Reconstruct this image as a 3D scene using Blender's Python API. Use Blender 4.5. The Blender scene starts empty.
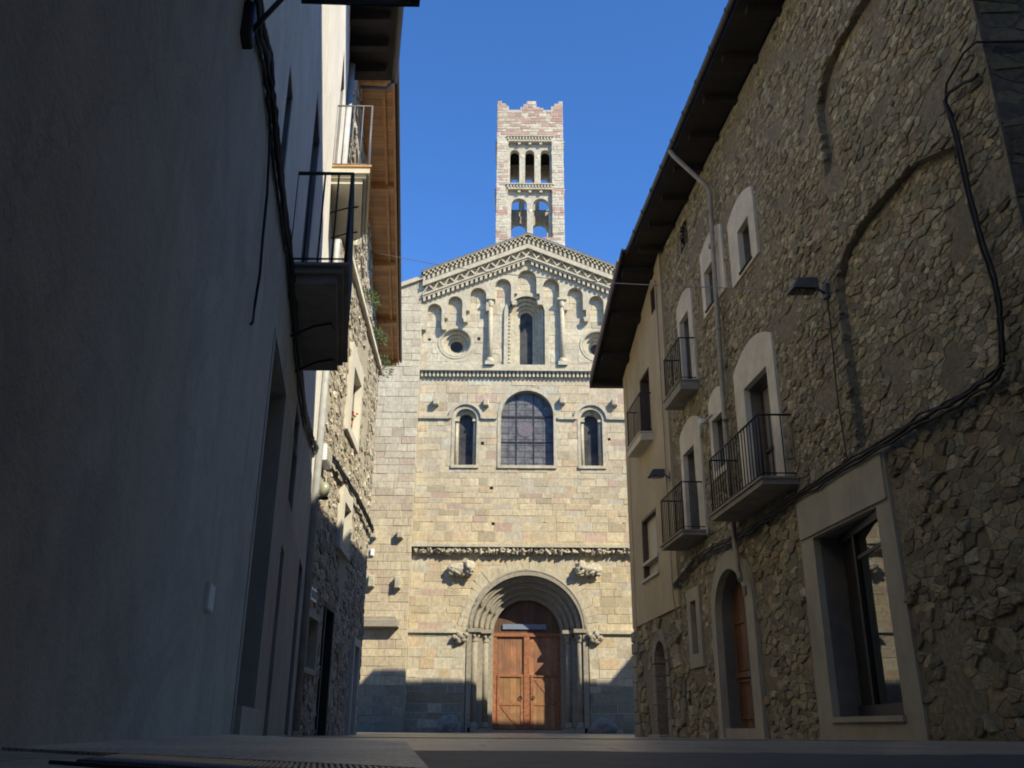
import bpy, bmesh, math, random
from mathutils import Vector, Matrix, noise
from mathutils.geometry import tessellate_polygon
random.seed(7)
S = bpy.context.scene
COL = S.collection

# ------------------------------------------------------------------ camera, sky, sun, exposure
PITCH, ROLL = 0.36421, 0.007
cw = Vector((0, math.cos(PITCH), math.sin(PITCH)))
r0 = Vector((1, 0, 0)); u0 = Vector((0, -math.sin(PITCH), math.cos(PITCH)))
cr = r0 * math.cos(ROLL) + u0 * math.sin(ROLL)
cu = u0 * math.cos(ROLL) - r0 * math.sin(ROLL)
cd = bpy.data.cameras.new('camera'); cam = bpy.data.objects.new('camera', cd); COL.objects.link(cam)
M = Matrix.Identity(4)
for i in range(3):
    M[i][0], M[i][1], M[i][2] = cr[i], cu[i], -cw[i]
M[2][3] = 0.14
cam.matrix_world = M
cd.lens = 905 / 1024 * 36; cd.sensor_width = 36; cd.clip_start = 0.02; cd.clip_end = 2000
S.camera = cam

SX, SZ = 1.05, 1.12                      # towards the sun: (SX, -1, SZ)
SUN_EL = math.atan(SZ / math.hypot(SX, 1)); SUN_AZ = math.atan2(SX, -1)     # azimuth clockwise from +Y
W = bpy.data.worlds.new('World'); S.world = W; W.use_nodes = True
nt = W.node_tree; nt.nodes.clear()
sky = nt.nodes.new('ShaderNodeTexSky'); sky.sky_type = 'NISHITA'; sky.sun_disc = False
sky.sun_elevation = SUN_EL; sky.sun_rotation = SUN_AZ
sky.altitude = 700; sky.air_density = 0.8; sky.dust_density = 0.0; sky.ozone_density = 10.0
bg = nt.nodes.new('ShaderNodeBackground'); bg.inputs[1].default_value = 0.13
wo = nt.nodes.new('ShaderNodeOutputWorld')
tint = nt.nodes.new('ShaderNodeMix'); tint.data_type = 'RGBA'; tint.blend_type = 'MULTIPLY'; tint.inputs[0].default_value = 1
tint.inputs[7].default_value = (1.04, 1.36, 1.50, 1)                 # clear mountain sky, a little deeper than the model's
nt.links.new(sky.outputs[0], tint.inputs[6]); nt.links.new(tint.outputs[2], bg.inputs[0]); nt.links.new(bg.outputs[0], wo.inputs[0])
sd = bpy.data.lights.new('sun', 'SUN'); sd.energy = 5.0; sd.angle = math.radians(0.5); sd.color = (1, 0.93, 0.76)
so = bpy.data.objects.new('sun', sd); COL.objects.link(so)
so.rotation_euler = Vector((-SX, 1, -SZ)).to_track_quat('-Z', 'Y').to_euler()
S.view_settings.view_transform = 'Standard'; S.view_settings.look = 'None'
S.view_settings.exposure = 0.60; S.view_settings.gamma = 1; S.view_settings.use_curve_mapping = False
S.cycles.pixel_filter_type = 'BLACKMAN_HARRIS'; S.cycles.filter_width = 1.9
S.cycles.max_bounces = 8; S.cycles.diffuse_bounces = 4

# ------------------------------------------------------------------ materials
def nodes_of(m):
    m.use_nodes = True
    t = m.node_tree
    return t, t.nodes, t.links, t.nodes['Principled BSDF']

def mat(name, col, rough=0.85, var=0.25, scale=6.0, bump=0.0, bscale=40.0, metal=0.0, spec=0.3, stain=0.0,
        stain_col=None, attr=False, stretch=(1, 1, 1), sscale=0.9):
    m = bpy.data.materials.new(name)
    t, N, L, B = nodes_of(m)
    tc = N.new('ShaderNodeTexCoord'); mp = N.new('ShaderNodeMapping'); mp.inputs['Scale'].default_value = stretch
    L.new(tc.outputs['Object'], mp.inputs[0])
    n1 = N.new('ShaderNodeTexNoise'); n1.inputs['Scale'].default_value = scale; n1.inputs['Detail'].default_value = 8
    n1.inputs['Roughness'].default_value = 0.65
    L.new(mp.outputs[0], n1.inputs['Vector'])
    mr = N.new('ShaderNodeMapRange'); mr.inputs[1].default_value = 0.3; mr.inputs[2].default_value = 0.7
    mr.inputs[3].default_value = 1 - var; mr.inputs[4].default_value = 1 + var
    L.new(n1.outputs['Fac'], mr.inputs[0])
    mx = N.new('ShaderNodeMix'); mx.data_type = 'RGBA'; mx.blend_type = 'MULTIPLY'; mx.inputs[0].default_value = 1
    if attr:
        a = N.new('ShaderNodeAttribute'); a.attribute_name = 'Col'; L.new(a.outputs['Color'], mx.inputs[6])
    else:
        mx.inputs[6].default_value = (*col, 1)
    L.new(mr.outputs[0], mx.inputs[7])
    out = mx.outputs[2]
    if stain > 0:
        n2 = N.new('ShaderNodeTexNoise'); n2.inputs['Scale'].default_value = sscale; n2.inputs['Detail'].default_value = 7
        n2.inputs['Roughness'].default_value = 0.62
        L.new(mp.outputs[0], n2.inputs['Vector'])
        r2 = N.new('ShaderNodeMapRange'); r2.inputs[1].default_value = 0.48; r2.inputs[2].default_value = 0.72
        r2.inputs[3].default_value = 0; r2.inputs[4].default_value = stain
        L.new(n2.outputs['Fac'], r2.inputs[0])
        m2 = N.new('ShaderNodeMix'); m2.data_type = 'RGBA'
        L.new(r2.outputs[0], m2.inputs[0]); L.new(out, m2.inputs[6]); m2.inputs[7].default_value = (*(stain_col or [c * 0.5 for c in col]), 1)
        out = m2.outputs[2]
    L.new(out, B.inputs['Base Color'])
    B.inputs['Roughness'].default_value = rough; B.inputs['Metallic'].default_value = metal
    B.inputs['Specular IOR Level'].default_value = spec
    if bump > 0:
        nb = N.new('ShaderNodeTexNoise'); nb.inputs['Scale'].default_value = bscale; nb.inputs['Detail'].default_value = 6
        nb.inputs['Roughness'].default_value = 0.7
        L.new(mp.outputs[0], nb.inputs['Vector'])
        bp = N.new('ShaderNodeBump'); bp.inputs['Strength'].default_value = bump; bp.inputs['Distance'].default_value = 0.02
        L.new(nb.outputs['Fac'], bp.inputs['Height']); L.new(bp.outputs[0], B.inputs['Normal'])
    return m

def wood(name, col, dark, rough=0.6, plank=0.16, axis='x', grain=(30, 30, 1.5)):
    """planks across `axis` with grain and dark joints"""
    m = bpy.data.materials.new(name)
    t, N, L, B = nodes_of(m)
    tc = N.new('ShaderNodeTexCoord'); mp = N.new('ShaderNodeMapping'); mp.inputs['Scale'].default_value = grain
    L.new(tc.outputs['Object'], mp.inputs[0])
    n1 = N.new('ShaderNodeTexNoise'); n1.inputs['Scale'].default_value = 1.0; n1.inputs['Detail'].default_value = 6
    L.new(mp.outputs[0], n1.inputs['Vector'])
    n2 = N.new('ShaderNodeTexNoise'); n2.inputs['Scale'].default_value = 2.2; n2.inputs['Detail'].default_value = 5
    L.new(tc.outputs['Object'], n2.inputs['Vector'])
    ad = N.new('ShaderNodeMath'); ad.operation = 'ADD'; L.new(n1.outputs['Fac'], ad.inputs[0]); L.new(n2.outputs['Fac'], ad.inputs[1])
    rm = N.new('ShaderNodeMapRange'); rm.inputs[1].default_value = 0.7; rm.inputs[2].default_value = 1.3
    L.new(ad.outputs[0], rm.inputs[0])
    mx = N.new('ShaderNodeMix'); mx.data_type = 'RGBA'; mx.inputs[6].default_value = (*dark, 1); mx.inputs[7].default_value = (*col, 1)
    L.new(rm.outputs[0], mx.inputs[0])
    sep = N.new('ShaderNodeSeparateXYZ'); L.new(tc.outputs['Object'], sep.inputs[0])
    dv = N.new('ShaderNodeMath'); dv.operation = 'DIVIDE'; L.new(sep.outputs['XYZ'.index(axis.upper())], dv.inputs[0]); dv.inputs[1].default_value = plank
    fl = N.new('ShaderNodeMath'); fl.operation = 'FLOOR'; L.new(dv.outputs[0], fl.inputs[0])
    wn = N.new('ShaderNodeTexWhiteNoise'); wn.noise_dimensions = '1D'; L.new(fl.outputs[0], wn.inputs['W'])
    pr = N.new('ShaderNodeMapRange'); pr.inputs[3].default_value = 0.72; pr.inputs[4].default_value = 1.15; L.new(wn.outputs['Value'], pr.inputs[0])
    fr = N.new('ShaderNodeMath'); fr.operation = 'FRACT'; L.new(dv.outputs[0], fr.inputs[0])
    gt = N.new('ShaderNodeMath'); gt.operation = 'GREATER_THAN'; L.new(fr.outputs[0], gt.inputs[0]); gt.inputs[1].default_value = 0.05
    g2 = N.new('ShaderNodeMapRange'); g2.inputs[3].default_value = 0.35; g2.inputs[4].default_value = 1; L.new(gt.outputs[0], g2.inputs[0])
    mm = N.new('ShaderNodeMath'); mm.operation = 'MULTIPLY'; L.new(pr.outputs[0], mm.inputs[0]); L.new(g2.outputs[0], mm.inputs[1])
    m3 = N.new('ShaderNodeMix'); m3.data_type = 'RGBA'; m3.blend_type = 'MULTIPLY'; m3.inputs[0].default_value = 1
    L.new(mx.outputs[2], m3.inputs[6]); L.new(mm.outputs[0], m3.inputs[7])
    L.new(m3.outputs[2], B.inputs['Base Color']); B.inputs['Roughness'].default_value = rough
    bp = N.new('ShaderNodeBump'); bp.inputs['Strength'].default_value = 0.5; bp.inputs['Distance'].default_value = 0.01
    a2 = N.new('ShaderNodeMath'); a2.operation = 'ADD'; L.new(n1.outputs['Fac'], a2.inputs[0]); L.new(gt.outputs[0], a2.inputs[1])
    L.new(a2.outputs[0], bp.inputs['Height']); L.new(bp.outputs[0], B.inputs['Normal'])
    return m

def setts(name, c1, c2, joint, bw, rh, rough=0.38, grit=0.35, bump=0.22):
    """paving: irregular slabs, dirty joints, grit"""
    m = bpy.data.materials.new(name)
    t, N, L, B = nodes_of(m)
    tc = N.new('ShaderNodeTexCoord')
    nz = N.new('ShaderNodeTexNoise'); nz.inputs['Scale'].default_value = 1.7; L.new(tc.outputs['Object'], nz.inputs['Vector'])
    vm = N.new('ShaderNodeVectorMath'); vm.operation = 'SCALE'; vm.inputs['Scale'].default_value = 0.12
    L.new(nz.outputs['Color'], vm.inputs[0])
    va = N.new('ShaderNodeVectorMath'); L.new(tc.outputs['Object'], va.inputs[0]); L.new(vm.outputs[0], va.inputs[1])
    br = N.new('ShaderNodeTexBrick'); L.new(va.outputs[0], br.inputs['Vector'])
    br.inputs['Scale'].default_value = 1; br.inputs['Brick Width'].default_value = bw; br.inputs['Row Height'].default_value = rh
    br.inputs['Mortar Size'].default_value = 0.012; br.inputs['Mortar Smooth'].default_value = 0.4
    br.inputs['Color1'].default_value = (*c1, 1); br.inputs['Color2'].default_value = (*c2, 1); br.inputs['Mortar'].default_value = (*joint, 1)
    n2 = N.new('ShaderNodeTexNoise'); n2.inputs['Scale'].default_value = 3; n2.inputs['Detail'].default_value = 9; n2.inputs['Roughness'].default_value = .7
    L.new(tc.outputs['Object'], n2.inputs['Vector'])
    n3 = N.new('ShaderNodeTexNoise'); n3.inputs['Scale'].default_value = 80; n3.inputs['Detail'].default_value = 3
    L.new(tc.outputs['Object'], n3.inputs['Vector'])
    mr = N.new('ShaderNodeMapRange'); mr.inputs[1].default_value = .3; mr.inputs[2].default_value = .7; mr.inputs[3].default_value = .55; mr.inputs[4].default_value = 1.45
    L.new(n2.outputs['Fac'], mr.inputs[0])
    m4 = N.new('ShaderNodeMapRange'); m4.inputs[1].default_value = .35; m4.inputs[2].default_value = .65; m4.inputs[3].default_value = 1 - grit; m4.inputs[4].default_value = 1 + grit
    L.new(n3.outputs['Fac'], m4.inputs[0])
    mu = N.new('ShaderNodeMath'); mu.operation = 'MULTIPLY'; L.new(mr.outputs[0], mu.inputs[0]); L.new(m4.outputs[0], mu.inputs[1])
    mx = N.new('ShaderNodeMix'); mx.data_type = 'RGBA'; mx.blend_type = 'MULTIPLY'; mx.inputs[0].default_value = 1
    L.new(br.outputs['Color'], mx.inputs[6]); L.new(mu.outputs[0], mx.inputs[7]); L.new(mx.outputs[2], B.inputs['Base Color'])
    B.inputs['Roughness'].default_value = rough
    iv = N.new('ShaderNodeMath'); iv.operation = 'SUBTRACT'; L.new(n3.outputs['Fac'], iv.inputs[0]); L.new(br.outputs['Fac'], iv.inputs[1])
    a3 = N.new('ShaderNodeMath'); L.new(iv.outputs[0], a3.inputs[0]); L.new(n2.outputs['Fac'], a3.inputs[1])
    bp = N.new('ShaderNodeBump'); bp.inputs['Strength'].default_value = bump; bp.inputs['Distance'].default_value = 0.005; B.inputs['Specular IOR Level'].default_value = 0.5
    L.new(a3.outputs[0], bp.inputs['Height']); L.new(bp.outputs[0], B.inputs['Normal'])
    return m

def glass(name, col, rough=0.05, spec=0.6):
    m = bpy.data.materials.new(name); t, N, L, B = nodes_of(m)
    B.inputs['Base Color'].default_value = (*col, 1); B.inputs['Roughness'].default_value = rough
    B.inputs['Specular IOR Level'].default_value = spec
    return m

STONE = mat('stone', (0, 0, 0), 0.9, 0.26, 9, 0.9, 26, attr=True, stain=0.40, stain_col=(0.33, 0.26, 0.17), sscale=1.5, stretch=(1, 1, .6))
STONE_N = mat('field_stone', (0, 0, 0), 0.92, 0.40, 17, 0.9, 55, attr=True, stain=0.75, stain_col=(0.25, 0.21, 0.14), sscale=5)
TRIM = mat('carved_stone', (0.45, 0.40, 0.285), 0.9, 0.25, 7, 0.5, 50, stain=0.4, stain_col=(0.26, 0.23, 0.17))
TRIM_W = mat('pale_carved_stone', (0.47, 0.41, 0.29), 0.9, 0.22, 7, 0.5, 50, stain=0.35, stain_col=(0.30, 0.27, 0.20))
PORTAL = mat('grey_portal_stone', (0.28, 0.245, 0.18), 0.9, 0.25, 8, 0.5, 45, stain=0.4, stain_col=(0.20, 0.19, 0.16))
MORTAR = mat('lime_mortar', (0.25, 0.215, 0.145), 0.95, 0.45, 16, 1.0, 24, stain=0.6, stain_col=(0.17, 0.14, 0.105))
MORTARL = mat('pale_mortar', (0.42, 0.37, 0.27), 0.95, 0.3, 12, 1.0, 28, stain=0.5, stain_col=(0.30, 0.26, 0.19))
WHITE = mat('white_render', (0.80, 0.75, 0.64), 0.9, 0.10, 3, 0.5, 22, stain=0.30, stain_col=(0.52, 0.50, 0.45))
def weather_wall(m, dark, crack=0.35, k=1.0):
    t, N, L, B = m.node_tree, m.node_tree.nodes, m.node_tree.links, m.node_tree.nodes['Principled BSDF']
    src = B.inputs['Base Color'].links[0].from_socket
    tc = N.new('ShaderNodeTexCoord')
    mp = N.new('ShaderNodeMapping'); mp.inputs['Scale'].default_value = (1.5, 1.5, 0.22); L.new(tc.outputs['Object'], mp.inputs[0])
    n1 = N.new('ShaderNodeTexNoise'); n1.inputs['Scale'].default_value = 2.4; n1.inputs['Detail'].default_value = 8; n1.inputs['Roughness'].default_value = .68; L.new(mp.outputs[0], n1.inputs['Vector'])
    n2 = N.new('ShaderNodeTexNoise'); n2.inputs['Scale'].default_value = 1.1; n2.inputs['Detail'].default_value = 9; n2.inputs['Roughness'].default_value = .72; n2.inputs['Distortion'].default_value = .8; L.new(tc.outputs['Object'], n2.inputs['Vector'])
    r1 = N.new('ShaderNodeMapRange'); r1.inputs[1].default_value = .50; r1.inputs[2].default_value = .66; r1.inputs[4].default_value = .26 * k; L.new(n1.outputs['Fac'], r1.inputs[0])
    r2 = N.new('ShaderNodeMapRange'); r2.inputs[1].default_value = .50; r2.inputs[2].default_value = .58; r2.inputs[4].default_value = .24 * k; L.new(n2.outputs['Fac'], r2.inputs[0])
    mxx = N.new('ShaderNodeMath'); mxx.operation = 'MAXIMUM'; L.new(r1.outputs[0], mxx.inputs[0]); L.new(r2.outputs[0], mxx.inputs[1])
    vo = N.new('ShaderNodeTexVoronoi'); vo.feature = 'DISTANCE_TO_EDGE'; vo.inputs['Scale'].default_value = .55
    nd = N.new('ShaderNodeTexNoise'); nd.inputs['Scale'].default_value = 2.5; nd.inputs['Detail'].default_value = 6; L.new(tc.outputs['Object'], nd.inputs['Vector'])
    va = N.new('ShaderNodeVectorMath'); va.operation = 'SCALE'; va.inputs['Scale'].default_value = .9; L.new(nd.outputs['Color'], va.inputs[0])
    vb = N.new('ShaderNodeVectorMath'); L.new(tc.outputs['Object'], vb.inputs[0]); L.new(va.outputs[0], vb.inputs[1]); L.new(vb.outputs[0], vo.inputs['Vector'])
    rc = N.new('ShaderNodeMapRange'); rc.inputs[1].default_value = .0; rc.inputs[2].default_value = .006; rc.inputs[3].default_value = crack; rc.inputs[4].default_value = 0; L.new(vo.outputs['Distance'], rc.inputs[0])
    m2 = N.new('ShaderNodeMath'); m2.operation = 'MAXIMUM'; L.new(mxx.outputs[0], m2.inputs[0]); L.new(rc.outputs[0], m2.inputs[1])
    mx = N.new('ShaderNodeMix'); mx.data_type = 'RGBA'; L.new(m2.outputs[0], mx.inputs[0]); L.new(src, mx.inputs[6]); mx.inputs[7].default_value = (*dark, 1)
    L.new(mx.outputs[2], B.inputs['Base Color'])
    return m
BASEW = mat('grey_ground_floor_render', (0.46, 0.42, 0.33), 0.9, 0.12, 3, 0.6, 20, stain=0.4, stain_col=(0.34, 0.315, 0.265))
GREYP = mat('grey_render', (0.27, 0.265, 0.255), 0.9, 0.15, 4, 0.3, 40, stain=0.3)
SURR = mat('pale_render', (0.68, 0.62, 0.49), 0.9, 0.14, 3, 0.3, 45, stain=0.35, stain_col=(0.42, 0.37, 0.28))
CONC = mat('grey_concrete', (0.42, 0.38, 0.285), 0.88, 0.15, 3, 0.35, 45, stain=0.4, stain_col=(0.27, 0.245, 0.185), stretch=(1, 1, .5))
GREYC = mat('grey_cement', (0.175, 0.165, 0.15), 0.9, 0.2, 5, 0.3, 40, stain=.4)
CREAM = mat('cream_render', (0.50, 0.41, 0.26), 0.9, 0.14, 2.5, 0.35, 40, stain=0.5, stain_col=(0.36, 0.29, 0.18), stretch=(1, 1, .4))
SLAB = mat('balcony_render', (0.30, 0.27, 0.22), 0.9, 0.2, 5, 0.3, 40, stain=0.5, stain_col=(0.16, 0.14, 0.11))
SLABL = mat('pale_balcony_render', (0.55, 0.51, 0.41), 0.9, 0.1, 5, 0.2, 40, stain=0.3, stain_col=(0.4, 0.38, 0.32))
IRON = mat('black_iron', (0.016, 0.015, 0.015), 0.55, 0.3, 30, 0.2, 60, spec=0.4)
STEEL = mat('grey_painted_steel', (0.13, 0.13, 0.135), 0.5, 0.15, 20, spec=0.5)
LAMPG = mat('grey_lamp_metal', (0.09, 0.088, 0.092), 0.45, 0.2, 10, spec=0.5)
PIPE = mat('weathered_zinc', (0.33, 0.285, 0.225), 0.6, 0.3, 6, spec=0.4)
PIPEL = mat('pale_zinc', (0.40, 0.40, 0.39), 0.55, 0.2, 6, spec=0.4)
GUTTER = mat('brown_gutter', (0.075, 0.064, 0.056), 0.5, 0.25, 5, spec=0.5)
CABLE = mat('black_cable', (0.018, 0.017, 0.016), 0.65, 0.3, 15)
CABLEW = mat('pale_wire', (0.22, 0.21, 0.20), 0.6, 0.1, 15)
TILE = mat('clay_tile', (0.30, 0.17, 0.10), 0.85, 0.35, 5, 0.6, 20, stain=0.5, stain_col=(0.16, 0.12, 0.09))
DARKW = wood('dark_eave_wood', (0.026, 0.020, 0.016), (0.013, 0.010, 0.008), 0.75, 0.17, 'y', (2, 30, 30))
EAVEW = wood('varnished_eave_wood', (0.62, 0.33, 0.14), (0.36, 0.17, 0.065), 0.55, 0.21, 'y', (2, 30, 30))
BEAMW = mat('varnished_beam', (0.50, 0.27, 0.11), 0.55, 0.25, 8, 0.2, 30, stretch=(1, 0.3, 1))
DBEAM = mat('dark_beam', (0.024, 0.019, 0.016), 0.7, 0.35, 8, 0.3, 30)
DOORW = wood('oak_door', (0.45, 0.20, 0.085), (0.22, 0.09, 0.038), 0.6, 0.235, 'x')
DOORP = mat('oak_rail', (0.27, 0.11, 0.05), 0.65, 0.4, 9, 0.2, 30)
DOORL = wood('pale_oak_panel', (0.42, 0.22, 0.085), (0.22, 0.105, 0.04), 0.65, 0.26, 'x')
BROWND = wood('brown_door', (0.25, 0.12, 0.06), (0.13, 0.062, 0.032), 0.5, 0.2, 'y')
FRAMEW = mat('brown_window_frame', (0.10, 0.065, 0.045), 0.55, 0.2, 12)
WHITEF = mat('white_frame', (0.62, 0.60, 0.55), 0.6, 0.1, 10)
GLASS = glass('dark_glass', (0.015, 0.017, 0.02))
SHOPG = glass('shop_glass', (0.008, 0.008, 0.008), 0.015, 0.55)
SHUT = mat('grey_shutter', (0.20, 0.19, 0.18), 0.7, 0.2, 8, stretch=(1, 1, 6))
BLIND = mat('cream_blind', (0.55, 0.48, 0.34), 0.7, 0.1, 10)
LEAD = mat('dusty_leaded_glass', (0.125, 0.122, 0.125), 0.5, 0.55, 5, 0.5, 12, spec=0.2, stain=.6, stain_col=(.06, .06, .065), sscale=3)
LEADR = mat('reddish_leaded_glass', (0.15, 0.12, 0.12), 0.35, 0.45, 22, 0.15, 30, spec=0.5)
DARKGL = mat('dusty_dark_glass', (0.032, 0.030, 0.029), 0.5, 0.6, 4, 0.3, 14, spec=0.25, stain=.7, stain_col=(.10, .095, .09), sscale=1.6)
DARK = mat('dark_interior', (0.02, 0.018, 0.016), 0.95, 0.2, 5)
SIGNB = mat('blue_grey_board', (0.17, 0.20, 0.27), 0.35, 0.1, 6, spec=0.5)
PLATE = mat('white_enamel', (0.72, 0.72, 0.70), 0.4, 0.06, 10, spec=0.5)
INK = mat('dark_lettering', (0.03, 0.03, 0.04), 0.5, 0.1, 10)
LEAF = mat('herb_leaf', (0.07, 0.11, 0.035), 0.8, 0.4, 25)
PETAL = mat('mauve_petal', (0.30, 0.20, 0.45), 0.8, 0.3, 25)
REDF = mat('red_petal', (0.50, 0.03, 0.02), 0.7, 0.3, 25)
TERRA = mat('terracotta', (0.34, 0.14, 0.07), 0.8, 0.2, 15)
ROAD = setts('street_paving', (0.38, 0.31, 0.22), (0.29, 0.235, 0.165), (0.10, 0.082, 0.06), 0.62, 0.38)
ASPH = mat('worn_asphalt', (0.075, 0.066, 0.055), 0.55, 0.5, 14, 0.45, 180, spec=0.5, stain=0.7, stain_col=(0.07, 0.064, 0.056), sscale=3)
PAVE = setts('granular_slab', (0.44, 0.365, 0.255), (0.47, 0.39, 0.27), (0.26, 0.22, 0.155), 3.0, 2.6, 0.48, 0.55, 0.35)
BANDP = setts('pale_paving_band', (0.48, 0.42, 0.32), (0.40, 0.35, 0.26), (0.16, 0.14, 0.11), 0.9, 0.5)
BOULD = mat('grey_boulder', (0.20, 0.19, 0.17), 0.9, 0.35, 8, 0.8, 30)

weather_wall(WHITE, (0.50, 0.47, 0.40)); weather_wall(BASEW, (0.24, 0.225, 0.19), .4, 1.3); weather_wall(STONE, (0.30, 0.245, 0.165), 0, 1.15); weather_wall(TRIM, (0.24, 0.20, 0.14), 0, 1.5); weather_wall(TRIM_W, (0.27, 0.225, 0.16), 0, 1.3); weather_wall(DOORW, (0.13, 0.075, 0.045), 0, 2.2); weather_wall(DOORL, (0.15, 0.085, 0.045), 0, 2.2); weather_wall(GREYP, (.15, .145, .135), .2); weather_wall(CREAM, (0.33, 0.27, 0.17), .2); weather_wall(CONC, (0.24, 0.215, 0.16), .3); weather_wall(SURR, (0.40, 0.35, 0.26), .15)
# ------------------------------------------------------------------ mesh helpers
MR, ML, MU, MS = -0.08527, -0.17304, -0.10798, -0.03571
def FR(y, z, n): return (4.5 + MR * y - n, y, z)            # right-hand street front
def FL(y, z, n): return (-0.66 + ML * y + n, y, z)          # white house front
def FS(y, z, n): return (-2.390 + MS * y + n, y, z)         # low stone house front
def FU(y, z, n): return (-1.479 + MU * y + n, y, z)         # tall house behind it
def FF(x, z, n): return (x, 36.0 - n, z)                    # church front
def WORLD(x, z, n): return (x, n, z)

class MB:
    def __init__(s, fm=WORLD): s.v = []; s.f = []; s.c = []; s.fm = fm; s.cur = (0.4, 0.4, 0.4); s.sm = set()
    def P(s, u, v, n): s.v.append(s.fm(u, v, n)); s.c.append(s.cur); return len(s.v) - 1
    def X(s, p): s.v.append(tuple(p)); s.c.append(s.cur); return len(s.v) - 1
    def face(s, *i): s.f.append(tuple(i))
    def box(s, u0, u1, v0, v1, n0, n1):
        a = [s.P(u, v, n) for n in (n0, n1) for v in (v0, v1) for u in (u0, u1)]
        for q in ((0, 1, 3, 2), (4, 5, 7, 6), (0, 1, 5, 4), (2, 3, 7, 6), (0, 2, 6, 4), (1, 3, 7, 5)):
            s.face(*[a[k] for k in q])
        return s
    def bbox(s, u0, u1, v0, v1, n0, n1, b):
        """box whose front (n1) edges are bevelled by b"""
        A = [s.P(u, v, n0) for u, v in ((u0, v0), (u1, v0), (u1, v1), (u0, v1))]
        Bq = [s.P(u, v, n1 - b) for u, v in ((u0, v0), (u1, v0), (u1, v1), (u0, v1))]
        Cq = [s.P(u, v, n1) for u, v in ((u0 + b, v0 + b), (u1 - b, v0 + b), (u1 - b, v1 - b), (u0 + b, v1 - b))]
        for i in range(4):
            j = (i + 1) % 4
            s.face(A[i], A[j], Bq[j], Bq[i]); s.face(Bq[i], Bq[j], Cq[j], Cq[i])
        s.face(*Cq); return s
    def prism(s, poly, n0, n1, holes=(), back=True):
        loops = [list(poly)] + [list(h) for h in holes]
        tri = tessellate_polygon([[Vector((u, v, 0)) for u, v in lp] for lp in loops])
        flat = [p for lp in loops for p in lp]
        fr = [s.P(u, v, n1) for u, v in flat]; bk = [s.P(u, v, n0) for u, v in flat]
        for t in tri:
            s.face(*[fr[k] for k in t])
            if back: s.face(*[bk[k] for k in t][::-1])
        o = 0
        for lp in loops:
            L = len(lp)
            for i in range(L):
                j = (i + 1) % L
                s.face(fr[o + i], fr[o + j], bk[o + j], bk[o + i])
            o += L
        return s
    def tube(s, pts, r, seg=8, caps=True):
        pts = [Vector(p) for p in pts]; rings = []
        for i, p in enumerate(pts):
            d = (pts[min(i + 1, len(pts) - 1)] - pts[max(i - 1, 0)]).normalized()
            a = Vector((0, 0, 1)) if abs(d.z) < 0.9 else Vector((1, 0, 0))
            x = d.cross(a).normalized(); y = d.cross(x)
            rr = r[i] if isinstance(r, (list, tuple)) else r
            rings.append([s.X(p + (x * math.cos(2 * math.pi * k / seg) + y * math.sin(2 * math.pi * k / seg)) * rr) for k in range(seg)])
        for a, b in zip(rings, rings[1:]):
            for k in range(seg):
                s.sm.add(len(s.f)); s.face(a[k], a[(k + 1) % seg], b[(k + 1) % seg], b[k])
        if caps: s.face(*rings[0][::-1]); s.face(*rings[-1])
        return s
    def bar(s, p, q, w):
        return s.tube([p, q], w * 0.7071, 4)
    def lathe(s, cx, n, prof, seg=14, half=False):
        """prof: list (radius, height) about a vertical axis at (cx, n) in the frame"""
        rings = []
        for r, z in prof:
            rings.append([s.P(cx + r * math.cos(2 * math.pi * k / seg), z, n + r * math.sin(2 * math.pi * k / seg)) for k in range(seg)])
        for a, b in zip(rings, rings[1:]):
            for k in range(seg):
                s.sm.add(len(s.f)); s.face(a[k], a[(k + 1) % seg], b[(k + 1) % seg], b[k])
        s.face(*rings[0][::-1]); s.face(*rings[-1])
        return s
    def sweep_arch(s, cx, cz, R, prof, z_low, seg=28, legs=True, a0=0.0, a1=math.pi):
        """profile [(dr, n)] swept round a semicircle of radius R, with straight legs down to z_low"""
        sect = []
        if legs: sect.append((cx + R, z_low, 1, 0))
        for k in range(seg + 1):
            a = a0 + (a1 - a0) * k / seg; sect.append((cx + R * math.cos(a), cz + R * math.sin(a), math.cos(a), math.sin(a)))
        if legs: sect.append((cx - R, z_low, -1, 0))
        rings = [[s.P(u + du * dr, v + dv * dr, n) for dr, n in prof] for u, v, du, dv in sect]
        L = len(prof)
        for a, b in zip(rings, rings[1:]):
            for k in range(L - 1): s.face(a[k], a[k + 1], b[k + 1], b[k])
        return s
    def blob(s, c, rad, sub=2, rough=0.25, seed=0):
        bm = bmesh.new(); bmesh.ops.create_icosphere(bm, subdivisions=sub, radius=1)
        o = len(s.v)
        for v in bm.verts:
            k = 1 + rough * noise.noise(v.co * 1.7 + Vector((seed * 3.1, seed, 0)))
            s.X((c[0] + v.co.x * rad[0] * k, c[1] + v.co.y * rad[1] * k, c[2] + v.co.z * rad[2] * k))
        for f in bm.faces: s.sm.add(len(s.f)); s.face(*[o + v.index for v in f.verts])
        bm.free(); return s
    def build(s, name, m, parent=None, smooth=False, colors=False, recalc=True):
        me = bpy.data.meshes.new(name); me.from_pydata(s.v, [], s.f)
        if smooth: me.polygons.foreach_set('use_smooth', [True] * len(s.f))
        elif s.sm:
            me.polygons.foreach_set('use_smooth', [i in s.sm for i in range(len(s.f))])
        if colors:
            at = me.color_attributes.new('Col', 'FLOAT_COLOR', 'POINT')
            at.data.foreach_set('color', [x for c in s.c for x in (c[0], c[1], c[2], 1.0)])
        if recalc:
            bm = bmesh.new(); bm.from_mesh(me); bmesh.ops.recalc_face_normals(bm, faces=bm.faces[:]); bm.to_mesh(me); bm.free()
        me.materials.append(m); me.update()
        o = bpy.data.objects.new(name, me); COL.objects.link(o)
        if parent is not None: attach(o, parent)
        return o

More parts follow.
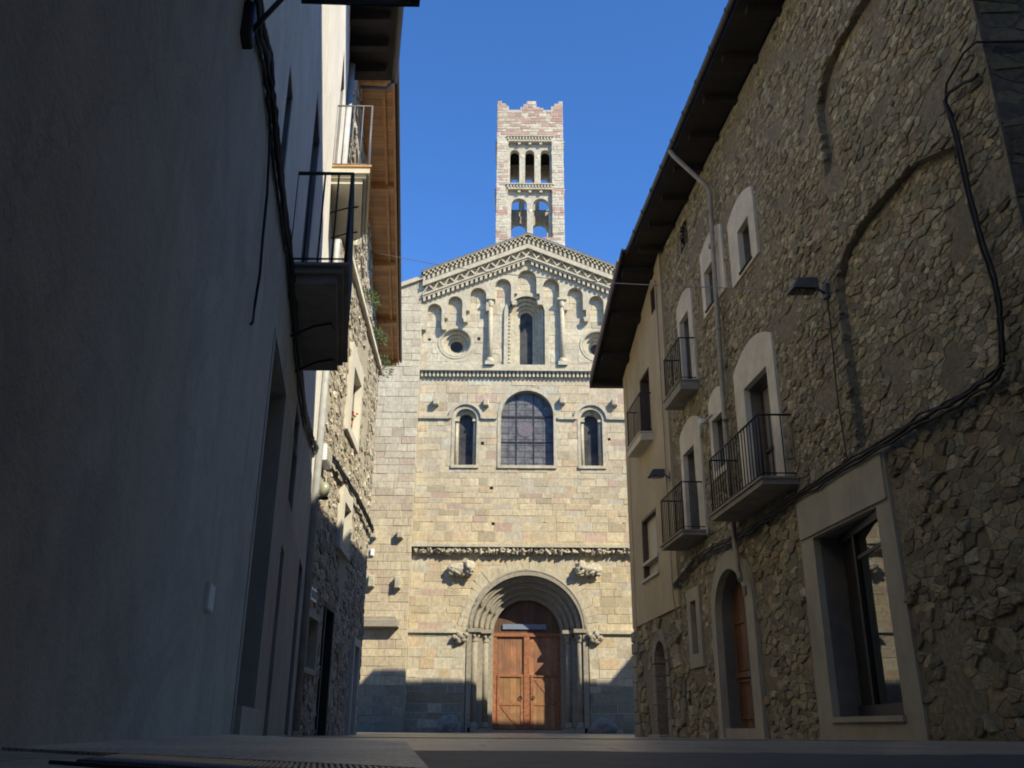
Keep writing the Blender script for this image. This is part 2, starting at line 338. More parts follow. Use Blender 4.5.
def world_origin(p):
    v = Vector((0, 0, 0))
    while p is not None: v += p.location; p = p.parent
    return v
def attach(o, p):
    """parent while keeping the world-space mesh where it is"""
    o.parent = p
    if p.type == 'EMPTY': o.matrix_parent_inverse = Matrix.Translation(-world_origin(p))
def thing(name, label, cat, loc, group=None):
    o = bpy.data.objects.new(name, None); COL.objects.link(o); o.location = loc; o.empty_display_size = 0.3
    return tag(o, label, cat, group)
def tag(o, label=None, cat=None, group=None, kind=None):
    if label: o['label'] = label
    if cat: o['category'] = cat
    if group: o['group'] = group
    if kind: o['kind'] = kind
    return o

def rect(u0, u1, v0, v1): return [(u0, v0), (u1, v0), (u1, v1), (u0, v1)]
def arch(cx, half, v0, vs, rise=None, seg=20):
    rise = half if rise is None else rise
    return [(cx - half, v0), (cx + half, v0)] + [(cx + half * math.cos(math.pi * k / seg), vs + rise * math.sin(math.pi * k / seg)) for k in range(seg + 1)]
def circ(cx, cz, r, seg=28): return [(cx + r * math.cos(2 * math.pi * k / seg), cz + r * math.sin(2 * math.pi * k / seg)) for k in range(seg)]
def segarch(u0, u1, v0, vs, rise, seg=14):
    c = (u0 + u1) / 2; h = (u1 - u0) / 2
    return [(u0, v0), (u1, v0)] + [(c + h * (1 - 2 * k / seg), vs + rise * (1 - (1 - 2 * k / seg) ** 2)) for k in range(seg + 1)]
def grow(poly, d):
    a0, a1 = min(p[0] for p in poly), max(p[0] for p in poly); b0, b1 = min(p[1] for p in poly), max(p[1] for p in poly)
    ca, cb = (a0 + a1) / 2, (b0 + b1) / 2
    return [(ca + (u - ca) * (1 + 2 * d / (a1 - a0)), cb + (v - cb) * (1 + 2 * d / (b1 - b0))) for u, v in poly]
def inside(poly, u, v):
    r = False; j = len(poly) - 1
    for i in range(len(poly)):
        a, b = poly[i], poly[j]
        if (a[1] > v) != (b[1] > v) and u < (b[0] - a[0]) * (v - a[1]) / (b[1] - a[1]) + a[0]: r = not r
        j = i
    return r
def jit(c, k):
    g = 1 + random.uniform(-k, k)
    return tuple(max(0.01, x * g * (1 + random.uniform(-k, k) * 0.12)) for x in c)

# --- walls of squared blocks
def ashlar(mb, u0, u1, v0, v1, holes, colf, h=(0.26, 0.38), w=(0.38, 0.85), n=0.0, top=None, gap=0.005, amp=0.010):
    v = v0
    while v < v1 - 0.02:
        hh = min(random.uniform(*h), v1 - v)
        if v1 - v - hh < 0.12: hh = v1 - v
        u = u0 - random.uniform(0, 0.4); row = random.uniform(0.85, 1.15)
        while u < u1:
            ww = random.uniform(*w) * row
            a, b = max(u, u0), min(u + ww, u1)
            if u1 - b < 0.15: b = u1
            u = b if b > u else u + ww
            if b - a < 0.04: continue
            c = ((a + b) / 2, v + hh / 2)
            if top and top(c[0]) < v + hh * 0.5: continue
            ins = [any(inside(q, uu, vv) for q in holes) for uu in (a + .01, c[0], b - .01) for vv in (v + .01, c[1], v + hh - .01)]
            if all(ins): continue
            mb.cur = colf(c[0], c[1]); nn = n + random.uniform(-amp, amp)
            if not any(ins):
                mb.bbox(a + gap * random.uniform(.4, 1), b - gap * random.uniform(.4, 1), v + gap * random.uniform(.4, 1), v + hh - gap * random.uniform(.4, 1), n - 0.06, nn, 0.013)
            else:
                K = 14; J = 10; du = (b - a) / K; dv = hh / J
                for i in range(K):
                    j = 0
                    while j < J:
                        if any(inside(q, a + (i + .5) * du, v + (j + .5) * dv) for q in holes): j += 1; continue
                        j2 = j
                        while j2 < J and not any(inside(q, a + (i + .5) * du, v + (j2 + .5) * dv) for q in holes): j2 += 1
                        q = [mb.P(a + i * du, v + j * dv, nn), mb.P(a + (i + 1) * du, v + j * dv, nn), mb.P(a + (i + 1) * du, v + j2 * dv, nn), mb.P(a + i * du, v + j2 * dv, nn)]
                        mb.face(*q); j = j2
        v += hh

# --- walls of rough field stones: every stone is a rounded cell
def clip(poly, px, py, c):
    out = []; L = len(poly)
    for i in range(L):
        a, b = poly[i], poly[(i + 1) % L]
        da = a[0] * px + a[1] * py - c; db = b[0] * px + b[1] * py - c
        if da <= 0: out.append(a)
        if (da < 0 < db) or (db < 0 < da):
            t = da / (da - db); out.append((a[0] + (b[0] - a[0]) * t, a[1] + (b[1] - a[1]) * t))
    return out
def rubble(mb, u0, u1, v0, v1, su, sv, holes, pal, h=(0.012, 0.035), n=0.0, gap=0.012, drop=0.22, seed=1, rings=3, jitter=0.45, keep=None, bare=0.30):
    rnd = random.Random(seed); G = {}
    nu = int((u1 - u0) / su) + 1; nv = int((v1 - v0) / sv) + 1
    for j in range(-1, nv + 1):
        for i in range(-1, nu + 1):
            if rnd.random() < drop: continue
            G[i, j] = (i + 0.5 * (j % 2) + 0.5 + rnd.uniform(-jitter, jitter), j + 0.5 + rnd.uniform(-jitter, jitter))
    for key in rnd.sample(sorted(G), int(len(G) * .045)):              # a few big stones push their neighbours out
        if key not in G: continue
        q = G[key]; w_, t_ = rnd.uniform(.9, 1.9), rnd.uniform(.9, 1.5)
        for a in range(-2, 3):
            for b in range(-2, 3):
                k2 = (key[0] + a, key[1] + b)
                if (a or b) and k2 in G and abs(G[k2][0] - q[0]) < w_ and abs(G[k2][1] - q[1]) < t_: del G[k2]
    for (i, j), p in G.items():
        if noise.noise(Vector((p[0] * su * 1.3, p[1] * sv * 1.6, seed * 3.3))) > bare: continue
        u, v = u0 + p[0] * su, v0 + p[1] * sv
        if not (u0 < u < u1 and v0 < v < v1): continue
        if any(inside(q, u, v) for q in holes): continue
        if keep and not keep(u, v): continue
        poly = [(p[0] - 1.6, p[1] - 1.6), (p[0] + 1.6, p[1] - 1.6), (p[0] + 1.6, p[1] + 1.6), (p[0] - 1.6, p[1] + 1.6)]
        nb = [G[i + a, j + b] for a in range(-3, 4) for b in range(-2, 3) if (a or b) and (i + a, j + b) in G]
        nb.sort(key=lambda q: (q[0] - p[0]) ** 2 + (q[1] - p[1]) ** 2)
        for q in nb[:14]:
            dx, dy = q[0] - p[0], q[1] - p[1]
            poly = clip(poly, dx, dy, (q[0] ** 2 + q[1] ** 2 - p[0] ** 2 - p[1] ** 2) / 2)
            if len(poly) < 3: break
        if len(poly) < 3: continue
        pts = [(u0 + a * su, v0 + b * sv) for a, b in poly]
        pts = [(min(max(a, u0), u1), min(max(b, v0), v1)) for a, b in pts]
        cx = sum(a for a, b in pts) / len(pts); cy = sum(b for a, b in pts) / len(pts)
        ch = []
        for k in range(len(pts)):
            a, b = pts[k], pts[(k + 1) % len(pts)]
            if (a[0] - b[0]) ** 2 + (a[1] - b[1]) ** 2 < 1e-5: continue
            cc_ = rnd.uniform(.05, .16); ch += [(a[0] * (1 - cc_) + b[0] * cc_, a[1] * (1 - cc_) + b[1] * cc_)]
            if (a[0] - b[0]) ** 2 + (a[1] - b[1]) ** 2 > (.35 * su) ** 2: ch.append(((a[0] + b[0]) / 2 + rnd.uniform(-.06, .06) * su, (a[1] + b[1]) / 2 + rnd.uniform(-.06, .06) * sv))
            ch.append((a[0] * cc_ + b[0] * (1 - cc_), a[1] * cc_ + b[1] * (1 - cc_)))
        if len(ch) < 4: continue
        r = sum(math.hypot(a - cx, b - cy) for a, b in ch) / len(ch)
        s0 = max(0.4, 1 - gap * rnd.uniform(0.5, 1.6) / r)
        hh = (h[0] + (h[1] - h[0]) * rnd.random() ** 2.2) * min(1.6, r / (0.5 * su)); tu, tv = rnd.uniform(-.2, .2), rnd.uniform(-.25, .25)
        mb.cur = jit(rnd.choice(pal), 0.34)
        ph = rnd.uniform(0, 9)
        prof = [(1.03, -0.02), (1.0, 0.50), (0.93, 0.90)]
        R = []
        for sc, t in prof:
            ring = []
            for k, (a, b) in enumerate(ch):
                w = s0 * sc * (1 + 0.07 * math.sin(k * 2.1 + ph))
                du, dv = (a - cx) * w, (b - cy) * w
                nn = n + (hh * t * (1 + (du / r) * tu + (dv / r) * tv + 0.22 * math.sin(k * 1.7 + ph)) if t > 0 else t)
                ring.append(mb.P(cx + du, cy + dv, nn))
            R.append(ring)
        ce = mb.P(cx + rnd.uniform(-.4, .4) * r, cy + rnd.uniform(-.3, .3) * r, n + hh * rnd.uniform(.9, 1.25)); L = len(ch)
        for a, b in zip(R, R[1:]):
            for k in range(L): mb.face(a[k], a[(k + 1) % L], b[(k + 1) % L], b[k])
        for k in range(L): mb.face(R[-1][k], R[-1][(k + 1) % L], ce)

# ------------------------------------------------------------------ ground
def gz(y):
    k = [(-40, .095), (4, .095), (8, .072), (12.5, .035), (17, .015), (22, .004), (36, 0), (400, 0)]
    for (a, za), (b, zb) in zip(k, k[1:]):
        if y <= b: return za + (zb - za) * (y - a) / (b - a)
    return 0
def sheet(name, m, poly_rows, kind='structure'):
    mb = MB()
    rows = [[mb.X(p) for p in row] for row in poly_rows]
    for a, b in zip(rows, rows[1:]):
        for k in range(len(a) - 1): mb.face(a[k], a[k + 1], b[k + 1], b[k])
    o = mb.build(name, m); tag(o, kind=kind); return o
ys = [-300, -60, -20, -5, 0, 2, 4, 6, 8, 10, 12.5, 15, 17, 20, 22, 27, 32, 36, 45, 90, 400]
sheet('ground', ROAD, [[(x, y, gz(y)) for x in (-300, -60, -20, -8, -4, -2, 0, 2, 4, 8, 20, 60, 300)] for y in ys])
ry = [-20, -5, 0, .95, 1.05, 1.4, 1.62]; rj = random.Random(12); xs = [-.02] + [.1 + .07 * k for k in range(60)]
rows = [[(x if x > .05 else (-.02 if y < 1 else -.13 - .122 * (y - 1.05)), y, gz(y) + 0.004) for x in xs] for y in ry]
rows.append([(x if x > .05 else -.20, 1.95 + .3 * noise.noise(Vector((x * 2.2, 3, 0))) + rj.uniform(-.06, .06), gz(2) + 0.004) for x in xs])
sheet('road', ASPH, rows)
sheet('paving_band', BANDP, [[(x, y, gz(y) + 0.004) for x in (-2.2, 0, 2.0, 3.0)] for y in (6.2, 7.5, 9.2)])
# raised granular slab at the left, with the shoe grate in front of its near edge
slab_pts = [(-0.086, 1.05), (-0.33, 3.1), (-0.96, 4.25), (-1.66, 5.72), (-1.06, 2.3), (-0.99, 1.90)]
pm = MB(lambda u, v, n: (u, v, n)); pm.prism([(a, b) for a, b in slab_pts], 0.05, 0.1005)
tag(pm.build('pavement', PAVE), kind='structure')
gr = thing('drain_grate', 'dark slatted drain grate in front of the pale granular slab at bottom left', 'drain grate', (-0.45, 1.3, 0.095))
d = Vector((-0.99 + 0.086, 1.90 - 1.05, 0)); Ld = d.length; d.normalize()
nrm = Vector((0.1, -0.995, 0))
g0 = Vector((-0.086, 1.05, 0.0))
fm_ = MB()
for t0, t1 in ((0.006, 0.014), (0.30, 0.31)):
    a = g0 + nrm * t0; b = a + d * 0.72; c = g0 + nrm * t1 + d * 0.72; e = g0 + nrm * t1
    q = [fm_.X((p.x, p.y, z)) for z in (0.085, 0.0995) for p in (a, b, c, e)]
    for f in ((0, 1, 2, 3), (4, 5, 6, 7), (0, 1, 5, 4), (1, 2, 6, 5), (2, 3, 7, 6), (3, 0, 4, 7)): fm_.face(*[q[k] for k in f])
fm_.build('frame', IRON, gr)
tr0 = MB(); qd = [g0 + nrm * .012, g0 + nrm * .012 + d * .71, g0 + nrm * .302 + d * .71, g0 + nrm * .302]; tr0.face(*[tr0.X((p.x, p.y, .0956)) for p in qd]); tr0.build('pit_shade', DARK, gr)  # added dark sheet standing in for the shaded pit under the bars
GB = mat('grate_bar_metal', (0.10, 0.095, 0.09), 0.45, 0.3, 40, spec=0.5)
nb_ = 62
for k in range(nb_):
    p = g0 + d * (0.010 + 0.70 * k / (nb_ - 1)) + nrm * 0.014
    b_ = MB(); b_.tube([(p.x, p.y, 0.0975), (p.x + 0.052, p.y - 0.27, 0.0975)], 0.0034, 6); b_.build('bar', GB, gr)

# ------------------------------------------------------------------ church front
ch = thing('cathedral', 'sunlit romanesque stone church front with gable, three windows and arched portal', 'church', (0.62, 36, 0))
CX = 0.63
def colF(x, z):
    r = random.random()
    hi = (0.495, 0.43, 0.30); mid = (0.50, 0.42, 0.275); low = (0.49, 0.395, 0.24)
    if z > 14.2: base = hi
    elif z > 8.8: base = mid
    elif z > 3.6: base = tuple(a * .6 + b * .4 for a, b in zip(low, mid))
    else: base = tuple(a * .5 + b * .5 for a, b in zip(mid, (0.46, 0.415, 0.32)))
    if 12.8 < z < 14.1: base = (0.47, 0.375, 0.245)
    if r < 0.05: base = (0.42, 0.30, 0.225)
    elif r < 0.16: base = tuple(c * 0.80 for c in base)
    elif r < 0.30: base = tuple(c * 1.10 for c in base)
    elif r < 0.42: base = (0.48, 0.365, 0.225) if z < 13 else (0.47, 0.40, 0.28)
    elif r < 0.52: base = (0.46, 0.415, 0.31)
    if z < 1.75 + .35 * noise.noise(Vector((x * .8, z, 3))): base = tuple(c * .56 for c in (base[0] * .93, base[1], base[2] * 1.05))   # shade at the wall foot put into the block colours
    return jit(base, 0.09)
SL = 0.418
def gable(x, drop=0.0): return 20.8 - drop - SL * abs(x - 0.66)
XL, XR = -3.93, 5.25
win_hi = arch(0.61, 0.80, 14.69, 17.18); win_hi_h = arch(0.61, 0.80, 14.69, 17.18)
win_big = arch(0.65, 1.10, 10.27, 12.47)
win_l = arch(-1.92, 0.455, 10.27, 12.28); win_r = arch(3.33, 0.455, 10.27, 12.28)
oc_l = circ(-2.44, 15.77, 0.66); oc_r = circ(3.70, 15.68, 0.66)
portal = arch(0.66, 2.33, -0.2, 3.66)
HOL = [grow(p, .03) for p in (win_hi, win_big, win_l, win_r, oc_l, oc_r, portal)]
put = [(-3.57, 11.28), (-1.21, 11.22), (4.07, 11.44), (-3.25, 9.32), (-0.81, 9.32), (1.44, 9.33), (-3.19, 7.86), (-0.72, 7.85), (1.35, 7.85), (4.54, 7.87), (-3.6, 15.9), (-1.45, 15.95), (2.75, 16.0), (-2.35, 2.9), (3.9, 2.6)]
puth = [rect(a - .065, a + .065, b - .065, b + .065) for a, b in put]
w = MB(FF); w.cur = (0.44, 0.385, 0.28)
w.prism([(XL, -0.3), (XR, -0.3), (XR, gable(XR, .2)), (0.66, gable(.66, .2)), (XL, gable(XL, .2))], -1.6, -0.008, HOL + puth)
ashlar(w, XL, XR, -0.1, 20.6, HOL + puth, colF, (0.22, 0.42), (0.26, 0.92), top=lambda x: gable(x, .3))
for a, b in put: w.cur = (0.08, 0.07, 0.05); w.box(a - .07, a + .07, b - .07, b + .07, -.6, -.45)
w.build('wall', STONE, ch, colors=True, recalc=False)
# pier at the left
pw = MB(FF); pw.cur = (0.38, 0.34, 0.25)
pt = lambda x: 18.62 - SL * abs(x + 3.93)
def colP(x, z): return jit((.26, .23, .17), .1) if z < 1.6 else jit((0.485, 0.42, 0.30) if z > 9 else (0.48, 0.395, 0.26), 0.11) if random.random() > .08 else jit((0.42, 0.33, 0.24), .08)  # lowest pier blocks painted darker, carrying the shade at the foot
pw.prism([(-7.2, -0.3), (XL, -0.3), (XL, pt(XL)), (-7.2, pt(-7.2))], -1.6, 0.32)
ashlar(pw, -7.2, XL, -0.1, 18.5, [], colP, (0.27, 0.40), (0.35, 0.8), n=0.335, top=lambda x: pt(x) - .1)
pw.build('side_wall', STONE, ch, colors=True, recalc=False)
# side/back body so that the church is a solid
bd = MB(); bd.prism([(-7.2, 0), (XR, 0), (XR, 18.2), (0.66, 20.3), (-7.2, 17.0)], 37.62, 52)
bd.build('nave', TRIM, ch)
cp = MB(FF); cp.prism([(-7.3, pt(-7.2)), (XL - .01, pt(XL)), (XL - .01, pt(XL) + .2), (-7.3, pt(-7.2) + .2)], -1.2, 0.46); cp.build('coping', TRIM_W, ch)
def strip(mb, d0, d1, n0, n1, xa=XL, xb=XR):
    """band that follows the gable, d0..d1 below its edge"""
    mb.prism([(xa, gable(xa, d1)), (0.66, gable(.66, d1)), (xb, gable(xb, d1)), (xb, gable(xb, d0)), (0.66, gable(.66, d0)), (xa, gable(xa, d0))], n0, n1)
rt = MB(FF); strip(rt, -0.10, 0.0, -16, 0.62, XL - .1, XR + .15); rt.build('roof', mat('slate_roof', (0.12, 0.115, 0.11), 0.8, 0.3, 8), ch)
gm = MB(FF)
strip(gm, 0.0, 0.02, 0, 0.64); strip(gm, 0.02, 0.45, 0, 0.42); strip(gm, 0.45, 0.66, 0, 0.56); strip(gm, 0.66, 1.02, 0, 0.32); strip(gm, 1.02, 1.10, 0, 0.50); strip(gm, 1.10, 1.18, 0, 0.44)
gm.build('gable_moulding', TRIM_W, ch)
bl = MB(FF)                                                        # chequered billets and dentils
def on_slope(mb, d0, d1, n0, n1, ph, step, wd):
    x = XL + ph
    while x < XR - wd:
        if not (x < 0.66 < x + wd):
            mb.prism([(x, gable(x, d1)), (x + wd, gable(x + wd, d1)), (x + wd, gable(x + wd, d0)), (x, gable(x, d0))], n0, n1)
        x += step
on_slope(bl, 0.03, 0.11, 0.41, 0.61, 0.0, 0.19, 0.095); on_slope(bl, 0.12, 0.20, 0.41, 0.58, 0.095, 0.19, 0.095); on_slope(bl, 0.22, 0.42, 0.41, 0.55, 0.0, 0.20, 0.09)
bl.build('billet_frieze', TRIM_W, ch)
dn = MB(FF); on_slope(dn, 1.18, 1.36, 0.0, 0.42, 0.03, 0.205, 0.105); dn.build('dentil_row', TRIM_W, ch)
zz = MB(FF); x = XL + .02; up = True; st = 0.225
while x < XR - st:
    a, b = (1.0, 0.70) if up else (0.70, 1.0)
    zz.prism([(x, gable(x, a)), (x + st, gable(x + st, b)), (x + st, gable(x + st, b) + .085), (x, gable(x, a) + .085)], .31, .47)
    x += st; up = not up
zz.build('zigzag_frieze', TRIM_W, ch)
# hanging blind arches
nic = [(-3.40, .32), (-2.51, .32), (-1.51, .36), (-0.42, .35), (0.63, .42), (1.69, .36), (2.74, .34), (3.66, .32), (4.62, .32)]
ab = MB(FF)
prev = XL
for k, (c, hw) in enumerate(nic):
    top = gable(c) - 1.60; sp = top - hw * 1.05
    nxt = (c + hw + nic[k + 1][0] - nic[k + 1][1]) / 2 if k + 1 < len(nic) else XR
    seg = 12
    lo = sp - 0.72
    poly = [(prev, gable(prev, 1.2)), (prev, lo), (c - hw, lo)] + [(c - hw * math.cos(math.pi * i / seg), sp + hw * 1.05 * math.sin(math.pi * i / seg)) for i in range(seg + 1)] + [(c + hw, lo), (nxt, lo), (nxt, gable(nxt, 1.2))]
    if prev < .66 < nxt: poly.append((.66, gable(.66, 1.2)))
    ab.prism(poly, -0.01, 0.26); prev = nxt
ab.build('blind_arcade', TRIM_W, ch)
for k in range(len(nic) + 1):                                       # corbels under the arch feet
    x = (nic[k - 1][0] + nic[k - 1][1] + nic[k][0] - nic[k][1]) / 2 if 0 < k < len(nic) else (XL + .1 if k == 0 else XR - .1)
    if k in (3, 6): continue
    a, b = nic[max(0, k - 1)], nic[min(k, len(nic) - 1)]
    z = min(gable(a[0]) - 1.60 - a[1] * 1.05, gable(b[0]) - 1.60 - b[1] * 1.05) - 0.70
    c = MB(FF); c.prism([(x - .12, z), (x + .12, z), (x + .08, z - .2), (x - .08, z - .2)], 0, 0.27); c.build('corbel', TRIM_W, ch)
for x in (-0.955, 2.165):
    c = MB(FF); c.lathe(x, 0.17, [(.10, 14.95), (.092, 17.40)]); o = c.build('half_column', TRIM_W, ch)
    c = MB(FF); c.lathe(x, 0.17, [(.10, 17.38), (.13, 17.44), (.115, 17.5), (.18, 17.72)]); c.box(x - .2, x + .2, 17.70, 17.80, 0, .37); c.build('capital', TRIM_W, o)
    c = MB(FF); c.box(x - .2, x + .2, 14.62, 14.78, 0, .38); c.lathe(x, 0.17, [(.19, 14.78), (.2, 14.84), (.15, 14.88), (.17, 14.93), (.12, 14.98)]); c.build('base', TRIM_W, o)
# string courses
sc_ = MB(FF); sc_.box(XL, XR, 14.38, 14.58, 0, 0.26); sc_.prism([(XL, 14.58), (XR, 14.58), (XR, 14.68), (XL, 14.68)], 0, .19); sc_.build('string_course', TRIM_W, ch)
dd = MB(FF); x = XL + .05
while x < XR: dd.box(x, x + .09, 14.14, 14.38, 0, .15); x += .17
dd.build('dentil_row', TRIM_W, ch)
s2 = MB(FF); s2.box(XL, XR + .05, 6.86, 6.97, 0, .30)
s2o = s2.build('string_course', TRIM, ch)
rnd = random.Random(4); lf = MB(FF); x = XL + .1
while x < XR - .1:                                                  # carved leaf frieze under the second string course
    ww = rnd.uniform(.12, .30); hh = rnd.uniform(.09, .16)
    p = FF(x + ww / 2, 6.76 - rnd.uniform(0, .05), 0.13)
    lf.blob(p, (ww / 2, .13, hh), 3, 1.1, rnd.random() * 50)
    if rnd.random() < .5: lf.blob((p[0] + rnd.uniform(-.1, .1), p[1] - .06, p[2] - .06), (.06, .08, .07), 1, .5, rnd.random() * 50)
    x += ww * rnd.uniform(.8, 1.25)
lf.build('carved_frieze', TRIM, s2o)
for a, b in ((XL, -1.95), (3.27, XR)): s3 = MB(FF); s3.prism([(a, 3.58), (b, 3.58), (b, 3.72), (a, 3.72)], 0, .10); s3.build('string_course', TRIM, ch)
for a, b in ((XL, -2.56), (-1.28, -0.62), (1.92, 2.70), (3.96, XR)): im = MB(FF); im.box(a, b, 12.27, 12.38, 0, .10); im.build('string_course', TRIM, ch)
# windows: stepped arches, sill, pane
def band_arch(mb, cx, cz, r0, r1, z_low, n0, n1, legs=True, seg=24):
    mb.sweep_arch(cx, cz, 1e-6 + r0, [(0, n0), (0, n1), (r1 - r0, n1), (r1 - r0, n0)], z_low, seg, legs)
def church_window(cx, half, z0, zs, rings, pane_half, pane_n, pm, bars=(), hood=None):
    wn = MB(FF)
    for r_in, r_out, n_front, n_back in rings: band_arch(wn, cx, zs, r_in, r_out, z0, n_back, n_front)
    if hood: band_arch(wn, cx, zs, hood[0], hood[1], z0, 0, hood[2], legs=False)
    o = wn.build('window', TRIM, ch)
    sl = MB(FF); sl.box(cx - half - .12, cx + half + .12, z0 - .12, z0, -.5, .07); sl.build('sill', TRIM_W, o)
    pn = MB(FF); pn.prism(arch(cx, pane_half, z0, zs), pane_n - .03, pane_n); pn.build('pane', pm, o)
    return o
wb = church_window(0.65, 1.10, 10.27, 12.47, [(1.10, 1.24, .025, -.5)], 1.10, -0.30, LEAD)
bb = MB(FF)
for x in (.20, .93):
    bb.box(x - .02, x + .02, 10.27, 12.45 + math.sqrt(1.1 ** 2 - (x - .65) ** 2), -.31, -.27)
bb.box(-.45, 1.75, 12.44, 12.50, -.31, -.265); bb.box(-.45, 1.75, 11.34, 11.38, -.31, -.266)
for x in (-.13, .56, 1.32): bb.box(x - .005, x + .005, 10.27, 13.2, -.31, -.290)
z = 10.45
while z < 13.2:
    hw = 1.09 if z < 12.47 else math.sqrt(max(.01, 1.09 ** 2 - (z - 12.47) ** 2))
    bb.box(.65 - hw, .65 + hw, z - .004, z + .004, -.31, -.291); z += .26
bb.build('glazing_bar', IRON, wb)
rs = MB(FF); rs.prism(circ(.57, 11.93, .33), -.31, -.282); rs.build('roundel', LEADR, wb)
for cx in (-1.92, 3.33):
    o = church_window(cx, .455, 10.27, 12.28, [(.455, .58, .02, -.6), (.30, .46, -.22, -.6)], .32, -.42, DARKGL, hood=(.62, .74, .11))
    k = MB(FF); k.lathe(cx + .385, -.16, [(.06, 10.3), (.055, 12.2)]); k.box(cx + .28, cx + .47, 12.2, 12.3, -.26, -.04); k.build('colonnette', TRIM, o)
    k = MB(FF); k.lathe(cx - .385, -.16, [(.06, 10.3), (.055, 12.2)]); k.box(cx - .47, cx - .28, 12.2, 12.3, -.26, -.04); k.build('colonnette', TRIM, o)
o = church_window(0.61, .80, 14.69, 17.18, [(.66, .80, -.10, -.9), (.52, .66, -.24, -.9), (.40, .52, -.38, -.9), (.28, .40, -.5, -.9)], .30, -.62, DARKGL)
k = MB(FF); band_arch(k, .61, 17.18, .80, .97, 14.7, 0, .10)
for q in range(46):                                                 # pearls along the outer moulding
    t = q / 45 * (2 * 2.45 + math.pi * .9)
    if t < 2.45: p = (.61 + .73, 14.75 + t)
    elif t < 2.45 + math.pi * .73: a = (t - 2.45) / .73; p = (.61 + .73 * math.cos(a), 17.2 + .73 * math.sin(a))
    else: p = (.61 - .73, 17.2 - (t - 2.45 - math.pi * .73))
    if p[1] > 14.7: k.blob(FF(p[0], p[1], -.09), (.045, .045, .045), 1, 0)
k.build('moulding', TRIM_W, o)
for cx, cz in ((-2.44, 15.77), (3.70, 15.68)):
    oc = MB(FF)
    for r, R_, nf, nb2 in ((.66, .77, .03, -.02), (.64, .67, .03, -.2), (.50, .66, -.18, -.5), (.38, .52, -.34, -.7), (.28, .40, -.48, -.8)):
        oc.sweep_arch(cx, cz, r, [(0, nb2), (0, nf), (R_ - r, nf), (R_ - r, nb2)], 0, 36, False, 0, 2 * math.pi)
    ob = oc.build('round_window', TRIM_W, ch)
    q = MB(FF); q.prism(circ(cx, cz, .32), -.62, -.6); q.build('pane', DARKGL, ob)
# corbel stones sticking out of the wall
for x, z, n in ((-3.20, 12.98, 0), (-1.09, 12.95, 0), (2.12, 13.07, 0), (4.31, 12.99, 0), (-5.43, 7.28, .33), (-4.38, 7.28, .33), (-5.40, 5.46, .33), (-4.38, 5.41, .33)):
    c = MB(FF); hz = .14 if z > 6 else .22
    c.bbox(x - .12, x + .12, z - hz, z + hz, n - .02, n + .26, .03); c.build('corbel_stone', TRIM, ch)
c = MB(FF); c.bbox(-5.75, -4.25, 3.72, 4.0, .3, .75, .02); c.prism([(-5.75, 4.0), (-4.3, 4.0), (-4.4, 4.12), (-5.7, 4.12)], .3, .6); c.build('stone_ledge', PORTAL, ch)
# carved lions
for x, z, sd_ in ((-1.98, 5.97, 1), (3.07, 6.0, -1)):
    l = MB(); P = lambda a, b, n: FF(x + sd_ * a, z + b, n)
    l.blob(P(-.05, .02, .14), (.40, .20, .22), 3, .5, 2 + sd_); l.blob(P(-.30, .02, .16), (.20, .17, .22), 3, .6, 12)
    l.blob(P(.30, .06, .18), (.22, .22, .24), 3, .9, 5 + sd_); l.blob(P(.42, -.02, .30), (.12, .13, .12), 3, .7, 8)
    for a, b, rr_, q in ((-.34, -.16, .11, 3), (-.12, -.17, .10, 4), (.10, -.16, .12, 6), (.34, -.17, .12, 7), (.20, .20, .10, 9), (-.1, .17, .10, 10)): l.blob(P(a, b, .20), (rr_, rr_, rr_ * .9), 2, .8, q)
    l.tube([P(.20, -.02, .24), P(.36, -.14, .32), P(.50, -.19, .34)], [.07, .06, .045], 8); l.tube([P(-.30, .0, .24), P(-.12, -.12, .32), P(.02, -.20, .34)], [.08, .06, .045], 8)
    l.build('carved_lion', TRIM, ch)
# portal: stepped jambs, archivolts, columns, capitals
pc, pz = 0.66, 3.66
po = MB(FF)
steps = [(2.33, 2.14, 0.03, -.40), (2.14, 1.93, -.30, -.72), (1.93, 1.72, -.55, -1.0), (1.72, 1.52, -.80, -1.25), (1.52, 1.33, -1.0, -1.5)]
for r_out, r_in, nf, nbk in steps: band_arch(po, pc, pz, r_in, r_out, -.1, nbk, nf, True, 40)
por = po.build('portal', PORTAL, ch)
for k in range(17):                                                 # rough voussoir ring round the portal, uneven outer edge
    pass
vs = MB(FF); rnd = random.Random(9); a = 0.0
while a < math.pi - .02:
    da = rnd.uniform(.10, .17); b = min(math.pi, a + da); rr = 2.33 + rnd.uniform(.32, .55); hv = .012 + rnd.uniform(0, .02); ri = 2.30 + rnd.uniform(-.05, .02)
    q = [(pc + r * math.cos(t), pz + r * math.sin(t)) for r, t in ((ri, a + .002), (rr, a + .002), (rr, b - .002), (ri, b - .002))]
    vs.cur = jit((.455, .39, .265), .05); vs.prism(q, -.3, hv); a = b
vs.build('voussoir_ring', STONE, por, colors=True)
for r, nn_, tr_r in ((2.235, -.02, .07), (2.03, -.30, .10), (1.82, -.56, .085), (1.62, -.80, .10), (1.43, -1.02, .075)):
    t = MB(FF); seg = 40
    t.tube([FF(pc + r * math.cos(math.pi * k / seg), pz + .1 + r * math.sin(math.pi * k / seg), nn_) for k in range(seg + 1)], tr_r, 12); t.build('archivolt', PORTAL, por)
